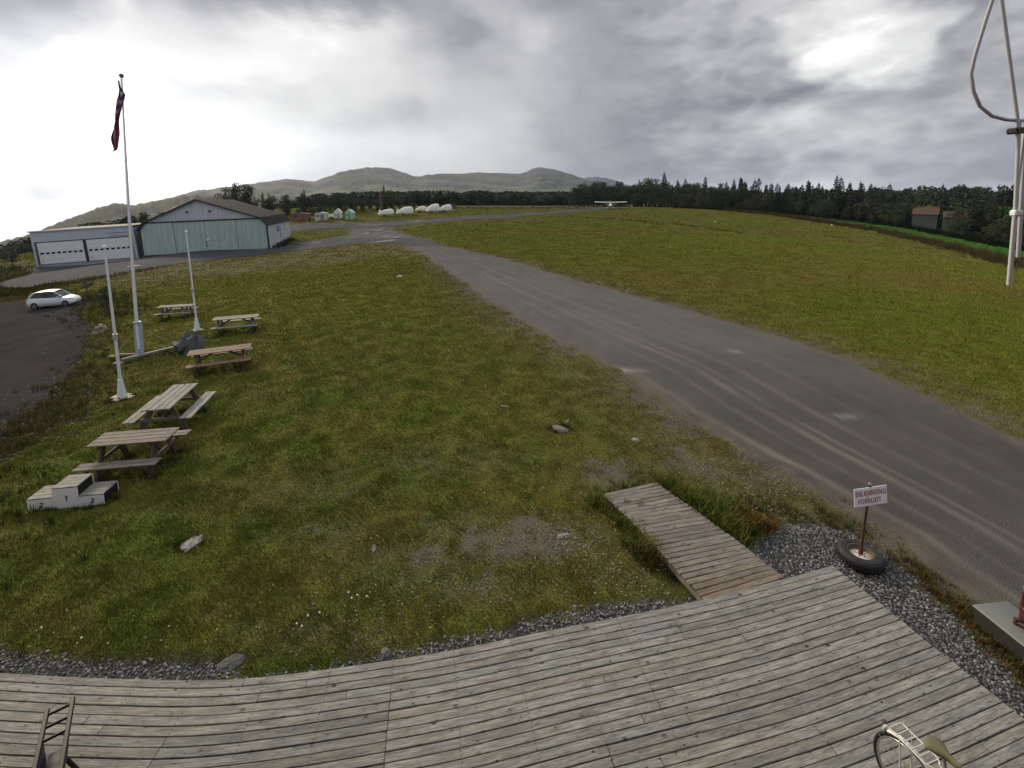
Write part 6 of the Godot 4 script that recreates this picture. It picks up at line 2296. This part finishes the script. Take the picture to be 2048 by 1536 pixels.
func make_tarmac() -> void:
	var asphalt := textured("asphalt", Color(1.80, 1.78, 1.76), 0.95, tex_road, 0.62)
	asphalt.metallic_specular = 0.15
	# the taxiway runs from beside the deck to the apron; tyre tracks lighten it lengthwise
	var rows := []
	var cols := []
	var NR := 260
	var NC := 64
	for i in NR + 1:
		var k := float(i) / NR
		var d := 0.5 + 123.0 * pow(k, 1.75)
		var xl := lerp_table(taxi_left, d)
		var jl := nz_b.get_noise_2d(d * 2.0, 5.0) * 0.35 + nz_b.get_noise_2d(d * 9.0, 5.0) * 0.14
		var xr := lerp_table(taxi_right, d)
		var jr := nz_b.get_noise_2d(d * 2.0, 95.0) * 0.4 + nz_b.get_noise_2d(d * 8.0, 95.0) * 0.18
		var line := PackedVector3Array()
		var cl := PackedColorArray()
		for j in NC + 1:
			var t := float(j) / NC
			var x := lerpf(xl, xr, t) + jl * pow(1.0 - t, 14.0) + jr * pow(t, 14.0)
			line.append(G(x, d, 0.03 - 0.045 * (1.0 if j == 0 or j == NC else 0.0)))
			var b := Color(0.066, 0.063, 0.061)
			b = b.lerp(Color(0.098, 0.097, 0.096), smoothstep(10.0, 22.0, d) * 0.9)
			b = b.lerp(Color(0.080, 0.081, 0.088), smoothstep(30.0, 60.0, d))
			b *= 1.0 + 0.16 * nz_b.get_noise_2d(x * 0.5, d * 0.5) + 0.12 * nz_b.get_noise_2d(x * 3.0, d * 3.0)
			var light := 0.0
			for tr in [[0.05, 0.017, 1.5, 4.0, 17.0], [0.20, 0.012, 0.50, 4.0, 30.0], [0.31, 0.014, 1.15, 6.0, 40.0], [0.36, 0.009, 0.9, 6.0, 26.0], [0.47, 0.016, 0.75, 9.0, 48.0], [0.62, 0.016, 0.34, 9.0, 60.0], [0.75, 0.02, 0.22, 9.0, 40.0]]:
				var c0: float = tr[0] + 0.004 * sin(d * 0.12 + tr[0] * 30.0) + (0.055 * smoothstep(17.0, 5.0, d) if tr[0] < 0.1 else 0.0)
				light += tr[2] * exp(-pow((t - c0) / tr[1], 2.0)) * smoothstep(tr[3] - 2.0, tr[3] + 1.0, d) * (1.0 - smoothstep(tr[4] - 4.0, tr[4], d)) * clampf(0.8 + nz_b.get_noise_2d(x * 1.5, d * 0.8) * 0.9, 0.2, 1.1)
			b = b.lerp(Color(0.150, 0.142, 0.126), clampf(light * 0.62, 0.0, 0.8))
			# dusty, crumbling margins
			var m := minf(t, 1.0 - t) * (xr - xl)
			b = b.lerp(Color(0.105, 0.094, 0.078), (1.0 - smoothstep(0.0, 0.9, m)) * clampf(0.6 + nz_b.get_noise_2d(x * 3.0, d * 3.0) * 1.3, 0.0, 1.0))
			# worn pale spots
			for q in [[3.9, 15.8, 0.9, 0.22], [8.8, 17.8, 0.35, 0.2], [9.3, 12.3, 0.30, 0.14]]:
				b = b.lerp(Color(0.21, 0.21, 0.21), 0.85 * exp(-pow((x - q[0]) / q[2], 2.0) - pow((d - q[1]) / q[3], 2.0)) * clampf(0.7 + nz_b.get_noise_2d(x * 12.0, d * 12.0), 0.0, 1.0))
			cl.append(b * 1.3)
		rows.append(line)
		cols.append(cl)
	var m := MB.new()
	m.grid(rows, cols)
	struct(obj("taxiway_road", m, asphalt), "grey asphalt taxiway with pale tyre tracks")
	var paint := func(x: float, d: float) -> Color:
		return Color(0.062, 0.064, 0.074) * (1.2 + 0.45 * nz_b.get_noise_2d(x * 0.5, d * 0.5))
	struct(obj("apron", draped(apron, 2.5, 0.05, paint), asphalt), "damp grey apron in front of the hangars")
	var sp := PackedVector2Array()
	for q in strip_low:
		sp.append(Vector2(q[0], q[1]))
	var hi := strip_high.duplicate()
	hi.reverse()
	for q in hi:
		sp.append(Vector2(q[0], q[1]))
	struct(obj("cross_road", draped(sp, 3.0, 0.07, paint), asphalt), "asphalt strip leading past the trailers to the runway")
	var gp := func(x: float, d: float) -> Color:
		return Color(0.060, 0.058, 0.058).lerp(Color(0.082, 0.070, 0.058), clampf(nz_b.get_noise_2d(x * 0.6, d * 0.6) * 2.0, 0.0, 1.0)) * (1.35 + 0.4 * nz_b.get_noise_2d(x * 3.0, d * 3.0))
	var lot_mat := textured("lot gravel", Color(0.98, 1.0, 1.04), 1.0, tex_road, 0.45)
	lot_mat.metallic_specular = 0.05
	struct(obj("gravel_lot", draped(ragged(lot), 0.9, 0.04, gp), lot_mat), "grey gravel parking lot at the left edge")
	# standing water
	var water := mat("puddle water", Color(0.03, 0.03, 0.032), 0.22)
	water.metallic_specular = 1.0
	var r := RandomNumberGenerator.new()
	r.seed = 12
	for q in [[-21.4, 77.5, 2.4, 1.9], [-34.6, 110.0, 1.2, 3.0], [-25.6, 96.0, 1.1, 3.2], [-33.0, 116.0, 2.0, 3.0], [-21.8, 86.0, 0.9, 2.4], [-23.9, 90.0, 1.1, 2.2], [-35.4, 103.0, 1.2, 2.6], [-47.0, 126.5, 3.4, 0.9], [-37.6, 127.0, 5.0, 1.3], [-27.5, 126.5, 4.5, 1.2], [-40.5, 94.5, 2.2, 1.0], [-44.6, 82.0, 1.6, 0.7], [-29.0, 108.5, 0.9, 2.0], [-30.5, 103.0, 0.8, 1.6], [-27.5, 88.0, 1.6, 0.6], [-50.5, 61.5, 0.35, 0.9]]:
		var p := PackedVector2Array()
		for k in 22:
			var a := TAU * k / 22.0
			var s := 1.0 + 0.35 * sin(a * 3.0 + q[0]) + r.randf_range(-0.15, 0.15)
			p.append(Vector2(q[0] + cos(a) * q[2] * s, q[1] + sin(a) * q[3] * s))
		struct(obj("puddle_water", draped(p, 6.0, 0.10, func(_x: float, _d: float) -> Color: return Color.WHITE), water), "shallow rain puddle on the tarmac")

var tex_speck: Texture2D
var tex_soft: Texture2D
var tex_soil: Texture2D
var tex_streak: Texture2D
var tex_road: Texture2D

func _ready() -> void:
	# camera: level gaze tilted a little down, lens shifted so that uprights stay upright
	var cam := Camera3D.new()
	cam.name = "camera"
	cam.projection = Camera3D.PROJECTION_FRUSTUM
	cam.near = 0.1
	cam.far = 9000.0
	cam.size = 1536.0 / 930.0 * 0.1
	cam.frustum_offset = Vector2(0.0, -237.0 / 930.0 * 0.1)
	cam.position = Vector3(0, 6.0, 0)
	cam.rotation.x = deg_to_rad(-8.0)
	add_child(cam)
	cam.current = true
	var we := WorldEnvironment.new()
	we.name = "environment"
	var env := Environment.new()
	env.background_mode = Environment.BG_SKY
	env.tonemap_mode = Environment.TONE_MAPPER_LINEAR
	env.tonemap_exposure = 1.15
	env.sdfgi_enabled = true
	env.ssao_enabled = true
	env.ssil_enabled = true
	env.fog_enabled = true
	env.fog_density = 0.00008
	env.fog_light_color = Color(0.76, 0.83, 0.93)
	var sky := Sky.new()
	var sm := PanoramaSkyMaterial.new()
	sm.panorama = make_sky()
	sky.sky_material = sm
	env.sky = sky
	we.environment = env
	add_child(we)
	var sun := DirectionalLight3D.new()
	sun.name = "sun"
	sun.light_color = Color(1.0, 0.93, 0.80)
	sun.light_energy = 0.95
	sun.light_angular_distance = 11.0
	sun.shadow_enabled = true
	add_child(sun)
	sun.look_at_from_position(Vector3(-62, 42, -60), Vector3.ZERO)

	mat("rubber", Color(0.016, 0.016, 0.018), 0.75)
	mat("car trim", Color(0.012, 0.012, 0.013), 0.6)
	mat("car glass", Color(0.010, 0.012, 0.016), 0.08)
	rng.seed = 7
	nz_a.seed = 3; nz_a.frequency = 0.09; nz_a.fractal_octaves = 3
	nz_b.seed = 8; nz_b.frequency = 0.45; nz_b.fractal_octaves = 4
	nz_c.seed = 14; nz_c.frequency = 1.0
	tex_speck = noise_tex(0.12, 5, Color(0.62, 0.62, 0.62), Color(1, 1, 1), 512, 4)
	tex_soft = noise_tex(0.02, 4, Color(0.86, 0.86, 0.86), Color(1, 1, 1), 512, 6)
	tex_soil = noise_tex(0.10, 5, Color(0.60, 0.60, 0.58), Color(1, 1, 1), 512, 9)

	tex_streak = noise_tex(0.02, 4, Color(0.90, 0.895, 0.89), Color(1, 1, 1), 512, 16)
	tex_road = noise_tex(0.16, 4, Color(0.42, 0.42, 0.43), Color(1, 1, 1), 512, 24)

	# large structure
	make_ground()
	make_tarmac()
	hill("hill", "dark wooded hillside behind the garages and hangar", [Vector3(-776, -145.0, 457), Vector3(-772, -101.8, 554), Vector3(-773, -79.0, 634), Vector3(-771, -57.1, 698), Vector3(-777, -48.1, 750), Vector3(-775, -28.1, 809), Vector3(-771, -10.2, 866), Vector3(-759, 1.5, 903), Vector3(-757, -4.5, 931), Vector3(-749, 8.5, 1013), Vector3(-742, 19.0, 1092), Vector3(-729, 16.4, 1195), Vector3(-617, 12.2, 1367)], 0.45, 1.35, -98.0, Color(0.028, 0.034, 0.018), Color(0.040, 0.042, 0.026), 51)
	hill("mountain", "hazy grey-green mountains along the horizon", [Vector3(-1553, -185.0, 1486), Vector3(-1489, -114.3, 1620), Vector3(-1423, -39.6, 1743), Vector3(-1373, 6.6, 1845), Vector3(-1348, 44.2, 1986), Vector3(-1322, 54.3, 2063), Vector3(-1238, 81.6, 2229), Vector3(-1148, 111.9, 2389), Vector3(-1040, 106.1, 2492), Vector3(-939, 155.5, 2585), Vector3(-855, 182.3, 2666), Vector3(-790, 192.0, 2686), Vector3(-683, 183.2, 2767), Vector3(-583, 149.6, 2841), Vector3(-444, 165.6, 2916), Vector3(-202, 179.1, 2993), Vector3(51, 173.3, 3000), Vector3(161, 213.4, 2996), Vector3(302, 187.9, 2985), Vector3(427, 146.9, 2969), Vector3(550, 106.0, 2949), Vector3(729, 55.9, 2910), Vector3(929, 18.9, 2853)], 0.40, 1.3, -12.0, Color(0.026, 0.034, 0.020), Color(0.052, 0.054, 0.046), 52)
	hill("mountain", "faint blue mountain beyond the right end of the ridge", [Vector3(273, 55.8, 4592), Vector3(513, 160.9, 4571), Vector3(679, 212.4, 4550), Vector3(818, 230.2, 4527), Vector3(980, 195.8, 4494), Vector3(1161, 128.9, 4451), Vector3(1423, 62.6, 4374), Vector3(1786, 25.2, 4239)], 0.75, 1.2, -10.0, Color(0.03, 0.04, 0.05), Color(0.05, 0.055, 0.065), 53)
	make_clubhouse()
	make_hangar()
	make_annex()
	var wood := mat("weathered wood", Color(0.365, 0.362, 0.342), 0.85)
	wood.albedo_texture = wood_texture()
	wood.uv1_scale = Vector3(1.0 / 2.4, 1.0 / 0.6, 1.0)
	make_deck(wood, wood)
	make_boardwalk(wood)

	# trees, then objects
	make_trees()
	make_far_things()
	make_car()
	picnic_table("weathered grey picnic table directly behind the white podium", -8.46, 9.80, 10.0, 1.55, Color(0.74, 0.66, 0.60), wood)
	picnic_table("pale grey picnic table turned end-on to the deck, benches either side", -9.22, 11.98, 103.0, 1.72, Color(1.15, 1.13, 1.10), wood)
	picnic_table("reddish brown picnic table beside the dark boulder", -10.40, 16.0, 27.0, 1.92, Color(0.84, 0.56, 0.45), wood)
	picnic_table("far grey picnic table behind the right-hand short pole", -18.75, 25.4, 16.0, 1.7, Color(0.80, 0.78, 0.75), wood)
	picnic_table("grey picnic table standing nearest the taxiway", -12.75, 20.95, 21.0, 1.85, Color(0.86, 0.84, 0.82), wood)
	make_podium(wood)
	short_pole("short white pole nearest the deck, left of the tall flagpole", -12.03, 13.65, 4.65, 0.02)
	short_pole("short white pole between the two farthest picnic tables", -15.19, 21.8, 4.75, -0.08)
	make_flag_pole(wood)
	make_sign()
	make_bicycle()
	make_near_fittings(wood)

	# small details
	var gr := Color(0.12, 0.123, 0.13)
	rock("dark grey boulder standing beside the reddish picnic table", -13.2, 18.25, Vector3(1.2, 1.35, 0.9), gr, 3, 0.9, 1.1)
	rock("pale yellowish rock on the bank above the gravel lot", -21.6, 23.7, Vector3(0.95, 0.9, 0.6), Color(0.36, 0.32, 0.24), 5, 0.8, 0.7)
	rock("largest flat grey stone lying in the middle of the lawn", 1.27, 11.55, Vector3(0.48, 0.22, 0.26), Color(0.25, 0.24, 0.22), 7, 0.5, 0.5)
	rock("small flat stone just behind the largest lawn stone", 1.5, 11.98, Vector3(0.27, 0.12, 0.12), Color(0.27, 0.26, 0.23), 8, 0.5, 0.5)
	rock("pale flat stone on the lawn farther from the boardwalk", -0.23, 12.95, Vector3(0.26, 0.10, 0.14), Color(0.27, 0.25, 0.21), 9, 0.5, 0.5)
	rock("white angular stone in the grass in front of the podium", -5.66, 7.42, Vector3(0.36, 0.10, 0.28), Color(0.42, 0.41, 0.40), 10, 0.5, 0.9)
	rock("small white stone at the gravelly edge of the taxiway", 3.11, 10.95, Vector3(0.19, 0.20, 0.15), Color(0.48, 0.47, 0.45), 11, 0.8, 0.6)
	rock("long pale stone at the brown far edge of the lawn", -8.9, 36.4, Vector3(1.3, 0.25, 0.5), Color(0.27, 0.24, 0.19), 12, 0.5, 0.5)
	rock("long whitish stone in the worn patch left of the boardwalk", 0.93, 7.62, Vector3(0.26, 0.12, 0.10), Color(0.36, 0.36, 0.35), 13, 0.5, 0.5)
	rock("thin pale stone in the grass near the lawn's worn centre", -2.4, 7.32, Vector3(0.22, 0.08, 0.10), Color(0.25, 0.24, 0.23), 14, 0.5, 0.5)
	rock("flat grey slab in the gravel at the deck's left part", -3.68, 5.30, Vector3(0.32, 0.12, 0.22), Color(0.11, 0.115, 0.12), 15, 0.5, 0.4)
	rock("square grey block stone touching the deck's front edge", -1.67, 5.38, Vector3(0.2, 0.20, 0.16), Color(0.16, 0.165, 0.17), 16, 0.8, 0.3)
	make_gravel()
	make_growth()
